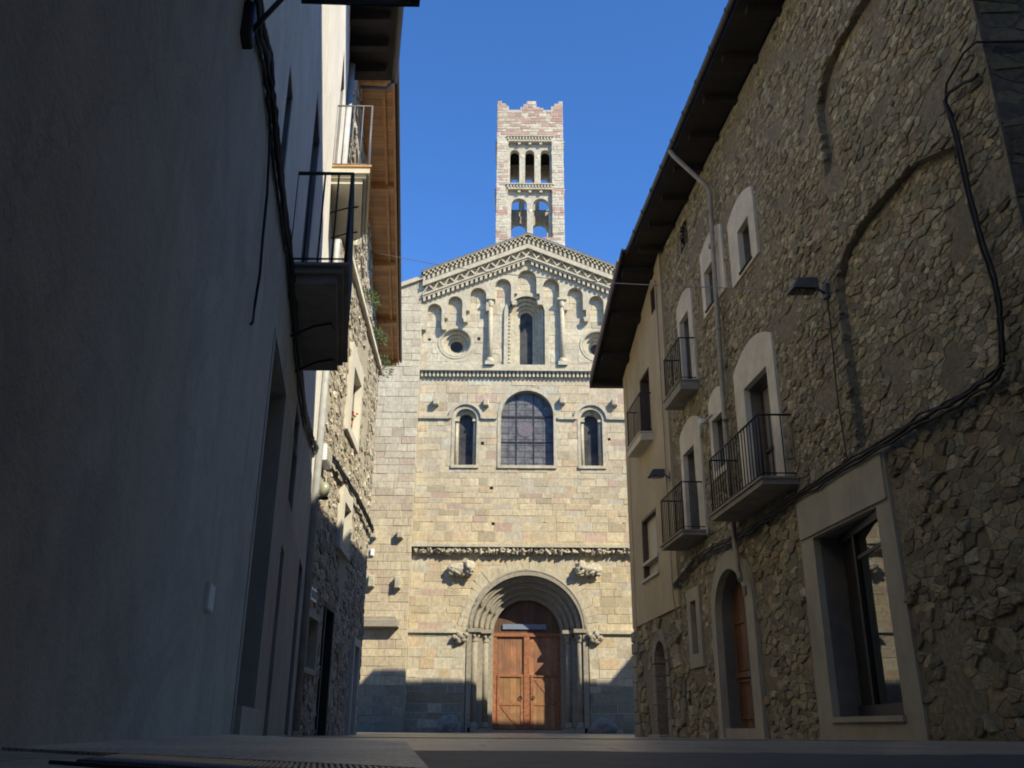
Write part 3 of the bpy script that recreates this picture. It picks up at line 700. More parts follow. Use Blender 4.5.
for sg in (-1, 1):
    for r, n in ((2.04, -.16), (1.63, -.66)):
        x = pc + sg * r; c = MB(FF); c.lathe(x, n, [(.125, .35), (.12, 1.9), (.125, 1.92), (.118, 3.28)]); co = c.build('column', PORTAL, por)
        c = MB(FF); c.lathe(x, n, [(.12, 3.26), (.15, 3.30), (.13, 3.34), (.17, 3.5), (.23, 3.62)], 10)
        for q in range(8): c.blob(FF(x + .17 * math.cos(q * .785), 3.48 + .05 * (q % 2), n + .17 * math.sin(q * .785)), (.05, .05, .08), 1, .4, q)
        c.box(x - .26, x + .26, 3.62, 3.76, n - .2, n + .26); c.build('capital', PORTAL, co)
        c = MB(FF); c.box(x - .19, x + .19, 0, .18, n - .19, n + .19); c.lathe(x, n, [(.19, .18), (.195, .24), (.15, .28), (.17, .33), (.125, .38)]); c.build('base', PORTAL, co)
    c = MB(); rnd = random.Random(3)
    for q in range(9): c.blob(FF(pc + sg * (2.36 + rnd.uniform(0, .45)), 3.42 + rnd.uniform(-.17, .14), .09), (.12, .12, .11), 2, .5, q + sg)
    c.build('carved_block', PORTAL, por)
# door
dx0, dx1 = pc - 1.36, pc + 1.36; DN = -1.28
dr = MB(FF); dr.prism(arch(pc, 1.36, 0.0, 3.66), DN - .12, DN - .04); dro = dr.build('door', DOORW, ch)
ty = MB(FF); ty.prism([(pc + 1.35 * math.cos(t), 3.66 + 1.35 * math.sin(t)) for t in [k * math.pi / 24 for k in range(25)]], DN - .05, DN - .02); ty.build('tympanum', wood('shaded_oak', (.15, .07, .035), (.08, .038, .02), .65, .24, 'x'), dro)  # panel wood darkened to stand in for shade under the arch
tb = MB(FF); tb.box(dx0, dx1, 3.58, 3.72, DN - .04, DN + .05); tb.box(dx0, dx0 + .17, 0, 3.6, DN - .04, DN + .02); tb.box(dx1 - .17, dx1, 0, 3.6, DN - .04, DN + .02); tb.box(pc - .11, pc + .11, .05, 3.6, DN - .04, DN + .04); tb.build('door_frame', DOORP, dro)
for sg in (-1, 1):
    a, b = sorted((pc + sg * .13, pc + sg * 1.18))
    wk = MB(FF); wk.box(a + .05, b - .03, .12, 2.08, DN - .04, DN - .012); wo_ = wk.build('wicket', DOORL, dro)
    rr = MB(FF); rr.box(a + .02, b, 2.05, 2.14, DN - .04, DN + .03); rr.box(a + .02, a + .13, .1, 2.05, DN - .03, DN + .012); rr.box(b - .11, b, .1, 2.05, DN - .03, DN + .012); rr.box(a + .13, b - .11, 1.0, 1.09, DN - .03, DN + .01)
    u0_, u1_ = (a + .15, b - .13)
    if sg < 0: rr.prism([(u0_, .95), (u0_ + .12, .97), (u1_, .2), (u1_ - .10, .16)], DN - .02, DN + .006)
    else: rr.prism([(u0_, 1.95), (u0_ + .12, 1.97), (u1_, 1.2), (u1_ - .10, 1.16)], DN - .02, DN + .006)
    rr.build('door_rail', DOORP, wo_)
    hd = MB(FF); xh = pc + sg * .25; hd.sweep_arch(xh, 1.28, .06, [(-.010, DN + .015), (.010, DN + .015), (.010, DN + .035), (-.010, DN + .035), (-.010, DN + .015)], 0, 20, False, 0, 2 * math.pi); hd.build('handle', IRON, wo_)
st = MB(FF); st.box(pc - 2.0, pc + 2.0, -.05, .10, -1.25, .05); st.build('threshold', PORTAL, por)
sb = MB(FF); sb.box(-.30, 1.44, 3.86, 4.06, DN + .01, DN + .05)
tag(sb.build('sign_board', SIGNB), 'long blue grey board fixed across the tympanum of the church door', 'sign')
for x, lab, r in ((-2.24, 'grey boulder at the foot of the church wall left of the portal', (.42, .34, .38)), (3.45, 'grey boulder at the foot of the church wall right of the portal', (.48, .34, .36))):
    b = MB(); b.blob((x, 35.75, .22), r, 3, .35, x); tag(b.build('boulder', BOULD), lab, 'boulder', 'boulders at the church wall')

# ------------------------------------------------------------------ bell tower
tw = thing('bell_tower', 'tall square bell tower with stepped battlements rising behind the church gable', 'tower', (0.84, 40.5, 0))
X0, X1, Y0, Y1 = -0.86, 2.54, 39.0, 42.1
def colT(x, z):
    r = random.random()
    if z > 28.6: return jit((0.39, 0.25, 0.195) if r < .50 else (0.49, 0.43, 0.32), .12)
    if z < 26.0 and int(z / .42) % 3 == 0: return jit((0.40, 0.255, 0.20) if r < .8 else (0.49, 0.44, 0.33), .10)
    return jit((0.41, 0.28, 0.22) if r < .12 else (0.505, 0.45, 0.34), .09)
mer = lambda a, b: [(a, 19), (b, 19), (b, 30.87)] + [(b - dx, zz_) for dx, zz_ in ((.22, 30.87), (.22, 30.72), (.42, 30.72), (.42, 30.55), (.6, 30.55), (.6, 30.32))] + \
    [(a + (b - a) / 2 + dx, zz_) for dx, zz_ in ((.5, 30.32), (.5, 30.5), (.34, 30.5), (.34, 30.68), (.17, 30.68), (.17, 30.87), (-.17, 30.87), (-.17, 30.68), (-.34, 30.68), (-.34, 30.5), (-.5, 30.5), (-.5, 30.32))] + \
    [(a + dx, zz_) for dx, zz_ in ((.6, 30.32), (.6, 30.55), (.42, 30.55), (.42, 30.72), (.22, 30.72), (.22, 30.87))] + [(a, 30.87)]
frames = [(lambda u, v, n: (u, Y0 - n, v), X0, X1), (lambda u, v, n: (u, Y1 + n, v), X0, X1),
          (lambda u, v, n: (X0 - n, u, v), Y0, Y1), (lambda u, v, n: (X1 + n, u, v), Y0, Y1)]
for k, (fr, a, b) in enumerate(frames):
    c = (a + b) / 2; s_ = (b - a) / 3.4
    up_ = rect(c - 1.11 * s_, c + 1.11 * s_, 25.86, 28.32); lo_ = rect(c - 1.11 * s_, c + 1.11 * s_, 22.75, 25.5)
    tm = MB(fr); tm.cur = (0.42, 0.38, 0.31)
    tm.prism(mer(a, b), -.45, -.012, [up_, lo_]) if k < 2 else tm.prism(mer(a + .45, b - .45), -.45, -.012, [up_, lo_])
    tp = mer(a, b)
    ashlar(tm, a, b, 19, 30.87, [up_, lo_], colT, (.12, .21), (.2, .55), top=lambda x: 31 if inside(tp, x, 30.75) else (30.7 if inside(tp, x, 30.6) else (30.5 if inside(tp, x, 30.45) else 30.32)), gap=.006)
    tri_o = [arch(c + dx * s_, .24 * s_, 25.90, 27.72, .25) for dx in (-.78, -.01, .78)]
    duo = [arch(c + dx * s_, .40 * s_, 22.78, 24.68, .40) for dx in (-.545, .545)]
    tm.cur = (0.45, 0.405, 0.31)
    tm.prism(up_, -.5, -.2, tri_o); tm.prism(lo_, -.5, -.2, duo)
    wo2 = tm.build('wall', STONE, tw, colors=True, recalc=False)
    for z0_, z1_ in ((28.45, 28.62), (25.58, 25.74)):
        dt = MB(fr); u = c - 1.15 * s_
        while u < c + 1.1 * s_: dt.box(u, u + .075, z0_, z1_, -.1, .06); u += .155
        dt.box(c - 1.2 * s_, c + 1.2 * s_, z1_, z1_ + .06, -.1, .085); dt.box(c - 1.12 * s_, c + 1.12 * s_, z0_ - .10, z0_, -.2, .03)
        for q in range(1, 4): dt.box(c - 1.1 * s_ + q * .55 * s_ - .07, c - 1.1 * s_ + q * .55 * s_ + .07, z0_ - .25, z0_ - .1, -.2, -.02)
        dt.build('dentil_row', TRIM_W, wo2)
    for dx, z0_, z1_ in ((-.39, 25.92, 27.5), (.39, 25.92, 27.5), (0, 22.8, 24.3)):
        cc = MB(fr); cc.lathe(c + dx * s_, -.3, [(.09, z0_), (.08, z1_ - .1), (.1, z1_ - .08), (.16, z1_ + .12)], 10); cc.build('column', TRIM_W, wo2)
tr_ = MB(); tr_.box(X0 + .4, X1 - .4, 28.75, 28.95, Y0 + .4, Y1 - .4); tr_.build('roof', DARK, tw)

# ------------------------------------------------------------------ right: tall stone house
rh = thing('stone_house', 'long rubble stone house on the right with balconies and white plaster window surrounds', 'house', (4.0, 11, 0.03))
YA, YB, ZT = 6.15, 16.62, 9.42
surr = {'W1': segarch(11.38, 12.52, 6.57, 7.62, .16), 'W2': segarch(12.84, 14.02, 6.75, 7.86, .16), 'W3': segarch(14.68, 15.66, 5.85, 7.62, .15), 'W4': segarch(13.36, 14.16, 3.9, 5.20, .13),
        'W5': segarch(11.22, 12.84, 3.08, 5.19, .24), 'W6': segarch(14.72, 15.98, 3.22, 5.17, .17), 'D': arch(13.73, .97, 0, 1.80, .90), 'SL': rect(15.40, 16.17, 1.12, 2.42), 'SH': rect(8.73, 11.0, 0, 2.77)}
openg = {'W1': rect(11.63, 12.12, 6.57, 7.27), 'W2': rect(13.25, 13.85, 6.75, 7.47), 'W3': rect(14.92, 15.50, 5.85, 7.30), 'W4': rect(13.50, 14.02, 4.0, 4.85),
         'W5': rect(11.50, 12.44, 3.08, 4.82), 'W6': rect(15.12, 15.82, 3.22, 4.80), 'D': arch(13.80, .72, 0.0, 1.78, .64), 'SL': rect(15.63, 15.97, 1.34, 2.21), 'SH': rect(9.02, 10.62, 0.28, 2.27)}
attic = rect(14.74, 15.12, 8.62, 9.08); hole = rect(16.38, 16.58, .50, .80)
n1h = [(9.19, 6.3), (9.19, 7.25)] + [(9.19 - .95 + .95 * math.cos(t), 7.25 + .46 * math.sin(t)) for t in (.35, .8, 1.2, 1.57)] + [(7.2, 7.66), (7.2, 6.3)]
n2h = [(9.30, 2.95), (9.30, 4.85)] + [(9.30 - .95 + .95 * math.cos(t), 4.85 + .47 * math.sin(t)) for t in (.35, .8, 1.2, 1.57)] + [(7.5, 5.32), (6.7, 5.0), (6.7, 2.95)]
wl = MB(FR)
wl.prism(rect(YA, YB, -.2, ZT), -.5, 0.0, [grow(p, .02) for p in openg.values()] + [grow(attic, .01), hole, n1h, n2h])
wl.prism(n1h, -.6, -.10); wl.prism(n2h, -.6, -.10)
who = wl.build('wall', MORTAR, rh)
PALR = [(.36, .31, .19), (.31, .27, .17), (.39, .34, .215), (.26, .225, .15), (.35, .31, .21), (.33, .26, .165), (.45, .395, .265), (.28, .26, .19), (.37, .31, .18)]
SUR = [grow(p, .04) for p in surr.values()]; SUR[-1] = grow(surr['SH'], .11)
stn = MB(FR)
rubble(stn, YA, 11.0, .0, 2.84, .115, .072, SUR, [tuple(c * .80 for c in p) for p in PALR], (.003, .030), gap=.009, seed=11, drop=.36, bare=.50)
rubble(stn, 11.0, YB, .0, 3.1, .12, .062, SUR + [hole], PALR, (.003, .024), gap=.007, seed=12, drop=.36, bare=.45)
rubble(stn, YA, 11.0, 2.84, 9.35, .085, .046, SUR + [attic, n1h, n2h], PALR, (.003, .020), gap=.006, seed=13, drop=.36)
rubble(stn, 11.0, YB, 3.1, 9.35, .085, .046, SUR + [attic, hole], PALR, (.003, .020), gap=.006, seed=14, drop=.36)
rubble(stn, 7.2, 9.19, 6.3, 7.7, .085, .046, [], [tuple(c * 1.05 for c in p) for p in PALR], (.003, .018), n=-.10, gap=.005, seed=15, keep=lambda u, v: inside(n1h, u, v))
rubble(stn, 6.7, 9.30, 2.95, 5.33, .095, .055, [], [tuple(c * 1.08 for c in p) for p in PALR], (.003, .018), n=-.10, gap=.005, seed=16, keep=lambda u, v: inside(n2h, u, v))
stn.build('field_stones', STONE_N, who, colors=True, recalc=False)
cx0 = 4.5 + MR * YA
FE = lambda u, v, n: (u, YA - .015 - n, v)
ew = MB(FE); ew.prism([(cx0, -.2), (13, -.2), (13, ZT), (8.8, ZT + 1.9), (cx0, ZT)], -.4, 0); ewo = ew.build('end_wall', mat('shaded_mortar', (.11, .098, .08), .95, .4, 10, .8, 30), rh)  # mortar darkened so its colour carries the alley's shade
es = MB(FE); rubble(es, cx0, 9.0, 2.0, 9.3, .26, .10, [], [tuple(c * .38 for c in p) for p in PALR], (.004, .02), seed=21, drop=.2); es.build('field_stones', STONE_N, ewo, colors=True, recalc=False)  # stone palette scaled down for the same painted shade
bk = MB(); bk.prism([(4.6, -.1), (13, -.1), (13, ZT - .05), (4.6, ZT - .05)], YA + .45, YB - .02); bk.build('interior', DARK, rh)
# roof, eaves
rf = MB(lambda u, v, n: (u + MR * n, n, v))
rf.prism([(3.86, ZT + .16), (8.8, ZT + 2.05), (13.6, ZT + .16), (13.6, ZT + .32), (8.8, ZT + 2.25), (3.86, ZT + .27)], YA - .35, YB + .52)
rfo = rf.build('roof', TILE, rh)
sf = MB(FR); sf.box(YA - .35, YB + .50, ZT + .03, ZT + .12, 0.02, .62); sf.build('soffit', DARKW, rfo)
sf = MB(FR); sf.box(YA - .35, YB + .50, ZT + .12, ZT + .19, -.3, .64); sf.build('fascia', DBEAM, rfo)
y = YA - .2
while y < YB:
    b = MB(FR); b.prism([(y, ZT - .07), (y + .11, ZT - .07), (y + .11, ZT + .03), (y, ZT + .03)], -.3, .50 + random.uniform(-.03, .03)); b.build('rafter', DBEAM, rfo); y += .95
gt_ = MB()
gt_.tube([FR(y, ZT + .08, .69) for y in (YA - .4, YA + 3, YA + 6, YB + .54)], .046, 10); gt_.build('gutter', GUTTER, rh)
y = YA
while y < YB:
    b = MB(); b.tube([FR(y, ZT + .08 + .052 * math.sin(t), .69 + .052 * math.cos(t)) for t in [k * math.pi / 6 for k in range(-6, 7)]], .009, 5); b.build('gutter_bracket', GUTTER, rh); y += .75
dp = MB(); pts = [(13.12, 9.46, .67), (13.10, 9.34, .62), (12.97, 8.66, .14), (12.95, 8.5, .10), (13.0, 8.3, .09), (13.08, 6.9, .09), (13.15, 5.2, .09), (13.15, 2.75, .09), (13.10, 2.45, .10), (12.95, 2.22, .13), (12.72, 2.10, .2)]
dp.tube([FR(a, b, n + .02) for a, b, n in pts], .040, 12)
for z in (7.6, 6.1, 4.6, 3.2): dp.tube([FR(13.12, z - .03, .11), FR(13.12, z + .03, .11)], .052, 12)
dp.build('downpipe', PIPE, rh)

def plate_surround(fm, outer, inner, m, parent, n=.055, depth=.30, name='window'):
    mb = MB(fm); mb.prism(outer, -.05, n, [inner])
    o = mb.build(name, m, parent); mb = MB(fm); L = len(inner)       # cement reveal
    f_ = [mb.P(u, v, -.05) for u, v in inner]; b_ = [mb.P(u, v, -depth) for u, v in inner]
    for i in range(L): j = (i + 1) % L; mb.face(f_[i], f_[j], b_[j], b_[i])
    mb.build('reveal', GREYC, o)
    return o
def casement(fm, u0, u1, v0, v1, n, parent, frame=FRAMEW, pane=GLASS, mull=1, rails=()):
    fr_ = MB(fm); t = .05
    fr_.box(u0, u0 + t, v0, v1, n - .03, n + .03); fr_.box(u1 - t, u1, v0, v1, n - .03, n + .03); fr_.box(u0 + t, u1 - t, v1 - t, v1, n - .03, n + .03); fr_.box(u0 + t, u1 - t, v0, v0 + t, n - .03, n + .03)
    for k in range(mull): c = u0 + (u1 - u0) * (k + 1) / (mull + 1); fr_.box(c - .03, c + .03, v0 + t, v1 - t, n - .025, n + .034)
    for z in rails: fr_.box(u0 + t, u1 - t, z - .025, z + .025, n - .02, n + .025)
    fr_.build('sash', frame, parent)
    pn = MB(fm); pn.box(u0, u1, v0, v1, n - .045, n - .012); pn.build('pane', pane, parent)
def inset(poly): us = [p[0] for p in poly]; vs_ = [p[1] for p in poly]; return min(us), max(us), min(vs_), max(vs_)
for key in ('W1', 'W2', 'W3', 'W4', 'W5', 'W6', 'SL'):
    ou = [(a, b + (.001 if i < 2 else 0)) for i, (a, b) in enumerate(surr[key])]
    inn = openg[key]
    if key in ('W1', 'W2', 'W3', 'W5', 'W6'):                          # openings reach the sill line: shorten the outline below them
        a0, a1, b0, b1 = inset(ou); ou = [(p[0], p[1] - (.06 if p[1] <= b0 + .01 else 0)) for p in ou]
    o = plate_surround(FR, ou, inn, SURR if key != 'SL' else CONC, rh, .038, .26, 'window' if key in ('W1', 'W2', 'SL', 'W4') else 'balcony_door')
    a0, a1, b0, b1 = inset(inn)
    casement(FR, a0, a1, b0, b1, -.21, o, pane=SHUT if key in ('W5', 'W6', 'W3') else GLASS, mull=1 if key != 'SL' else 0, rails=[b0 + (b1 - b0) * .45] if key[0] == 'W' else [])
    if key in ('W1', 'W2'): q = MB(FR); q.box(a0 - .02, a1 + .02, b0 - .02, b0 + .008, -.2, .062); q.build('sill', DBEAM, o)
    if key == 'W5':
        q = MB(FR); q.box(11.50, 11.545, 3.1, 4.82, -.22, -.02); q.build('door_edge', WHITEF, o)
        q = MB(FR); q.box(11.78, 11.82, 3.1, 4.3, -.215, -.17); q.build('handle_bar', WHITEF, o)
o = MB(FR); o.prism(rect(14.70, 15.16, 8.58, 9.12), -.05, .012, [attic]); o = o.build('window', DBEAM, rh); q = MB(FR); q.box(14.74, 15.12, 8.62, 9.08, -.3, -.22); q.build('pane', DARK, o)
q = MB(FR); q.box(16.36, 16.6, .48, .82, -.4, -.3); q.build('meter_recess', DARK, rh)
q = MB(FR); q.box(12.98, 13.11, 1.93, 2.06, .05, .075); q = q.build('number_plate', INK, rh)
# arched house door
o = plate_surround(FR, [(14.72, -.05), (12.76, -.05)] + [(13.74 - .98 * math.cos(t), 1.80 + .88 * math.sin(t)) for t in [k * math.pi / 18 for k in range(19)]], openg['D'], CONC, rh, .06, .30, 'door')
q = MB(FR); q.prism(arch(13.80, .72, .17, 1.78, .64), -.28, -.22); lo2 = q.build('leaf', BROWND, o)
q = MB(FR)
for a, b in ((13.15, 13.72), (13.88, 14.45)):
    for c, d_ in ((.3, .85), (.98, 1.7)):
        q.box(a, b, c, c + .035, -.22, -.195); q.box(a, b, d_ - .035, d_, -.22, -.195); q.box(a, a + .035, c + .035, d_ - .035, -.22, -.195); q.box(b - .035, b, c + .035, d_ - .035, -.22, -.195)
q.box(13.77, 13.83, .17, 2.35, -.22, -.185); q.box(13.1, 14.5, .88, .96, -.22, -.18); q.build('moulding', BROWND, lo2)
q = MB(FR); q.box(13.05, 14.55, -.1, .17, -.48, .02); q.build('step', CONC, o)
# shop window with a concrete frame and an angled pane
shp = MB(FR); shp.prism([(8.66, -.05), (11.02, -.05), (10.98, 2.77), (8.73, 2.77)], -.05, .030, [openg['SH']]); shp.box(8.75, 10.95, 2.30, 2.77, .025, .055)
sho = shp.build('shop_window', CONC, rh)
shp = MB(FR); f_ = [shp.P(u, v, -.05) for u, v in openg['SH']]; b_ = [shp.P(u, v, -.40) for u, v in openg['SH']]
for i in range(4): j = (i + 1) % 4; shp.face(f_[i], f_[j], b_[j], b_[i])
shp.build('reveal', GREYC, sho)
q = MB(FR); q.box(9.0, 10.64, .23, .285, -.25, .06); q.build('sill', CONC, sho)
ga, gb = Vector(FR(9.03, 0, -.02)), Vector(FR(10.55, 0, -.265))
def GP(u, v, n):
    t = ga.lerp(gb, u); dd_ = (gb - ga).normalized(); nn = Vector((-dd_.y, dd_.x, 0)); p = t + nn * n
    return (p.x, p.y, v)
q = MB(GP); q.box(0, .62, .40, 2.2, -.01, .0); q.build('pane', SHOPG, sho)
q = MB(GP); q.box(0, 1, .285, .40, -.04, .03); q.box(.0, 1, 2.17, 2.26, -.04, .03); q.box(.61, .66, .4, 2.2, -.04, .03); q.box(0, .61, 1.90, 1.94, -.03, .012); q.build('pane_frame', IRON, sho)
q = MB(GP); q.box(.66, 1, .4, 2.17, -.03, -.01); q.build('panel', DARK, sho)
q = MB(FR); q.box(9.0, 10.64, .25, 2.3, -.48, -.42); q.build('backing', DARK, sho)

def railing(fm, u0, u1, dep, z0, z1, parent, m=IRON, sp=.11, r=.008, post=.014, name='railing', near_only=False, midrail=None):
    mb = MB(fm); P = lambda u, z, n: fm(u, z, n)
    for z in (z1, z0 + .05):
        mb.tube([P(u0, z, 0), P(u0, z, dep), P(u1, z, dep), P(u1, z, 0)], post if z == z1 else .009, 6)
    if midrail: mb.tube([P(u0, midrail, dep), P(u1, midrail, dep)], .008, 6)
    k = max(2, int((u1 - u0) / sp))
    for i in range(k + 1): u = u0 + (u1 - u0) * i / k; mb.tube([P(u, z0, dep), P(u, z1, dep)], r if 0 < i < k else post, 6)
    k2 = max(2, int(dep / sp))
    for u in (u0, u1):
        for i in range(k2): mb.tube([P(u, z0, dep * i / k2), P(u, z1, dep * i / k2)], r, 6)
    return mb.build(name, m, parent)
def balcony(fm, u0, u1, dep, zb, zt, ztop, parent, m=SLAB, **kw):
    b = MB(fm); b.box(u0, u1, zb, zt - .03, -.05, dep); b.box(u0 - .02, u1 + .02, zt - .03, zt, -.05, dep + .025)
    o = b.build('balcony', m, parent)
    railing(fm, u0 + .03, u1 - .03, dep - .03, zt, ztop, o, **kw)
    return o
balcony(FR, 10.92, 13.10, .45, 3.00, 3.10, 3.92, rh)
balcony(FR, 14.75, 16.20, .42, 3.14, 3.23, 4.04, rh)
balcony(FR, 14.66, 15.78, .33, 5.66, 5.84, 6.64, rh)

# ------------------------------------------------------------------ right: cream house at the end of the row
cmh = thing('cream_house', 'narrow cream rendered house with a stone base at the end of the right row', 'house', (2.9, 18.5, 0))
YC, YD = 16.64, 20.55
top = lambda y: 9.43 - (y - 16.7) * .34
cw1 = rect(17.95, 18.86, 5.95, 7.42); cw2 = rect(17.95, 19.28, 3.06, 4.35); cw3 = rect(17.12, 17.50, 8.38, 8.95)
sd1 = arch(18.17, .42, 0.0, 1.36, .40)
c = MB(FR); c.prism([(YC, 2.22), (YD, 2.22), (YD, top(YD)), (YC, top(YC))], -.4, .05, [grow(p, .004) for p in (cw1, cw2, cw3)]); cwo = c.build('wall', CREAM, cmh)
c = MB(FR); c.prism(rect(YC, YD, -.2, 2.22), -.4, 0, [grow(sd1, .02)]); cbo = c.build('base_wall', MORTAR, cmh)
s = MB(FR); rubble(s, YC, YD, 0, 2.22, .24, .15, [arch(18.17, .50, 0, 1.36, .52)], PALR, (.02, .06), seed=31, drop=.2); s.build('field_stones', STONE_N, cbo, colors=True, recalc=False)
q = MB(FR); z = 0; rnd = random.Random(8)
while z < 2.1:
    hh = rnd.uniform(.22, .36); q.cur = jit((.30, .26, .20), .15); q.bbox(YD - rnd.uniform(.3, .55), YD + .03, z, z + hh - .015, -.3, .09, .02); z += hh
q.build('quoin', STONE_N, cmh, colors=True)
FD = lambda u, v, n: (u, YD + n, v)
xe = FR(YD, 0, 0)[0]
q = MB(FD); q.prism([(xe - .03, -.2), (10, -.2), (10, 8), (xe - .03, 8)], -.4, 0); q.build('end_wall', CREAM, cmh)
q = MB(); q.prism([(3.6, 0), (12, 0), (12, 7.6), (3.6, 7.6)], YC + .05, YD - .42); q.build('interior', DARK, cmh)
# roof falls towards the square; its verge hangs over the street
FV = lambda u, v, n: (4.5 + MR * u - n, u, v)
def slope_slab(u0, u1, off0, off1, n0, n1):
    mb = MB(FV); mb.prism([(u0, top(u0) + off0), (u1, top(u1) + off0), (u1, top(u1) + off1), (u0, top(u0) + off1)], n0, n1); return mb
cro = slope_slab(YC + .55, 20.85, .16, .32, -7, .80).build('roof', TILE, cmh)
slope_slab(YC + .08, 20.8, .06, .13, -.1, .76).build('soffit', DARKW, cro)
for yy in (17.1, 18.4, 19.7): slope_slab(yy, yy + .16, -.11, .05, -.3, .70).build('purlin', DBEAM, cro)
q = MB(FV); q.box(20.72, 20.92, top(20.8) - .02, top(20.8) + .14, -6, .80); q.build('fascia', DBEAM, cro)
slope_slab(YC + .08, 20.85, .0, .15, .76, .80).build('verge_board', DBEAM, cro)
for rc, nm, sash_ in ((cw1, 'balcony_door', SHUT), (cw2, 'window', BLIND), (cw3, 'window', GLASS)):
    a0, a1, b0, b1 = inset(rc); fr_ = MB(FR); fr_.prism(rect(a0 - .004, a1 + .004, b0 - .004, b1 + .004), -.25, .045, [rect(a0 + .045, a1 - .045, b0 + .045, b1 - .045)])
    o = fr_.build(nm, FRAMEW, cmh); q = MB(FR); q.box(a0, a1, b0, b1, -.2, -.15 if sash_ is not BLIND else -.07); q.build('pane', sash_, o)
    if nm == 'window' and b1 < 5: q = MB(FR); q.box(a0 - .05, a1 + .05, b0 + .3, b0 + .36, -.15, .07); q.box(a0 - .05, a1 + .05, b0 - .05, b0 + .004, -.1, .10); q.build('rail', SLABL, o)
balcony(FR, 17.85, 19.20, .31, 5.74, 5.92, 6.78, cmh, m=SURR)
o = MB(FR)
rnd = random.Random(2); a = 0
for k in range(9):
    b = (k + 1) * math.pi / 9; a = k * math.pi / 9; o.cur = jit((.31, .27, .21), .12)
    o.prism([(18.17 + r * math.cos(t), 1.36 + r * .95 * math.sin(t)) for r, t in ((.42, a + .02), (.64, a + .02), (.64, b - .02), (.42, b - .02))], -.3, .07)
for sg in (-1, 1):
    z = 0
    while z < 1.34: hh = rnd.uniform(.2, .34); o.cur = jit((.30, .26, .2), .14); o.bbox(18.17 + sg * .53 - .11, 18.17 + sg * .53 + .11, z, min(1.35, z + hh) - .01, -.3, .07, .015); z += hh
sdo = o.build('door', STONE_N, cmh, colors=True); q = MB(FR); q.prism(arch(18.17, .43, 0, 1.36, .41), -.36, -.30); q.build('leaf', BROWND, sdo)
q = MB(FR); q.box(17.72, 18.62, -.03, .06, -.05, .25); q.build('step', CONC, sdo)
q = MB(); q.tube([FR(16.85, 8.9, .09), FR(16.85, 2.5, .09), FR(16.8, 2.35, .09), FR(16.75, 2.0, .06)], .013, 8); q.build('conduit', PIPE, cmh)

# ------------------------------------------------------------------ houses round the corner of the square and down the street (seen only from aside)
def plain_house(name, label, x0, x1, y0, y1, zt, m, wins=True):
    t = thing(name, label, 'house', ((x0 + x1) / 2, (y0 + y1) / 2, 0))
    b = MB(); b.prism(rect(x0, x1, -.1, zt - .3), y0, y1); b.build('wall', m, t)
    r = MB(); r.box(x0 - .3, x1 + .3, zt - .3, zt, y0 - .3, y1 + .3); r.build('roof', TILE, t)
    if wins:
        z = 3.2
        while z < zt - 2.2:
            y = y0 + 1.0
            while y < y1 - 1.6:
                f = MB(); f.box(x0 - .04, x0 + .05, z, z + 1.5, y, y + .95); fo = f.build('window', FRAMEW, t); g = MB(); g.box(x0 - .06, x0 - .04, z + .08, z + 1.42, y + .08, y + .87); g.build('pane', GLASS, fo); y += 2.2
            z += 3.0
    return t
plain_house('square_house', 'tall pale house on the square hidden behind the cream house', 5.0, 14.2, 21.8, 26.0, 12.7, CREAM)
plain_house('corner_house', 'long pale house on the square farther right behind the hidden tall house', 14.25, 24, 21.8, 31.0, 12.7, SURR)
plain_house('street_house', 'tall rendered house on the right of the street behind the photographer', 4.35, 14, -26, 3.4, 12.8, SURR)

# ------------------------------------------------------------------ left: white house
wh = thing('white_house', 'tall white rendered house along the left of the street with iron balconies', 'house', (-1.8, 6, .05))
LY0, LY1, LZ = -24, 12.62, 10.95
o1 = [(5.80, .02), (7.25, .02), (7.0, 2.70), (5.75, 2.70)]; o1 = rect(5.80, 7.0, .1, 2.70)
l3 = rect(8.25, 8.90, 2.13, 3.10); l2 = rect(8.02, 8.42, .05, 1.66); l4 = rect(10.95, 11.75, .05, 2.3)
wa = rect(4.98, 5.33, 3.62, 4.35); wbb = rect(7.22, 8.05, 3.50, 5.92); wd = rect(10.85, 11.75, 7.285, 9.6)
whl = [o1, l3, l2, l4, wa, wbb, wd]
w = MB(FL); w.prism(rect(LY0, LY1, -.2, LZ), -.5, 0, [grow(p, .002) for p in whl]); w.build('wall', WHITE, wh)
def FLE(u, v, n): p = FL(LY1, 0, 0); return (u, LY1 + n, v)
q = MB(FLE); q.box(-9, FL(LY1, 0, 0)[0] - .02, -.2, LZ, -.4, -.01); q.build('end_wall', WHITE, wh)
q = MB(lambda u, v, n: (u + ML * n, n, v)); q.prism(rect(-9, -1.25, 0, LZ - .1), LY0, LY1 - .45); q.build('interior', DARK, wh)
rr_ = MB(lambda u, v, n: (u + ML * n, n, v)); rr_.prism([(.09, LZ + .15), (-5.2, LZ + 1.9), (-9, LZ + .6), (-9, LZ + .8), (-5.2, LZ + 2.1), (.09, LZ + .28)], LY0, 13.25); wro = rr_.build('roof', TILE, wh)
q = MB(FL); q.box(LY0, 13.25, LZ + .06, LZ + .13, -.5, .74); q.build('soffit', DARKW, wro)
y = 12.95
while y > 4: q = MB(FL); q.box(y - .15, y, LZ - .12, LZ + .06, -.05, .64); q.build('rafter', DBEAM, wro); y -= .62
q = MB(); q.tube([FL(LY0, LZ + .07, .80), FL(13.3, LZ + .07, .80)], .06, 10); q.build('gutter', GUTTER, wh)
q = MB(); q.tube([FL(13.25, LZ + .02, .78), FL(13.28, LZ - .10, .66), FL(13.2, LZ - .13, .2)], .035, 8); q.build('gutter_elbow', STEEL, wh)
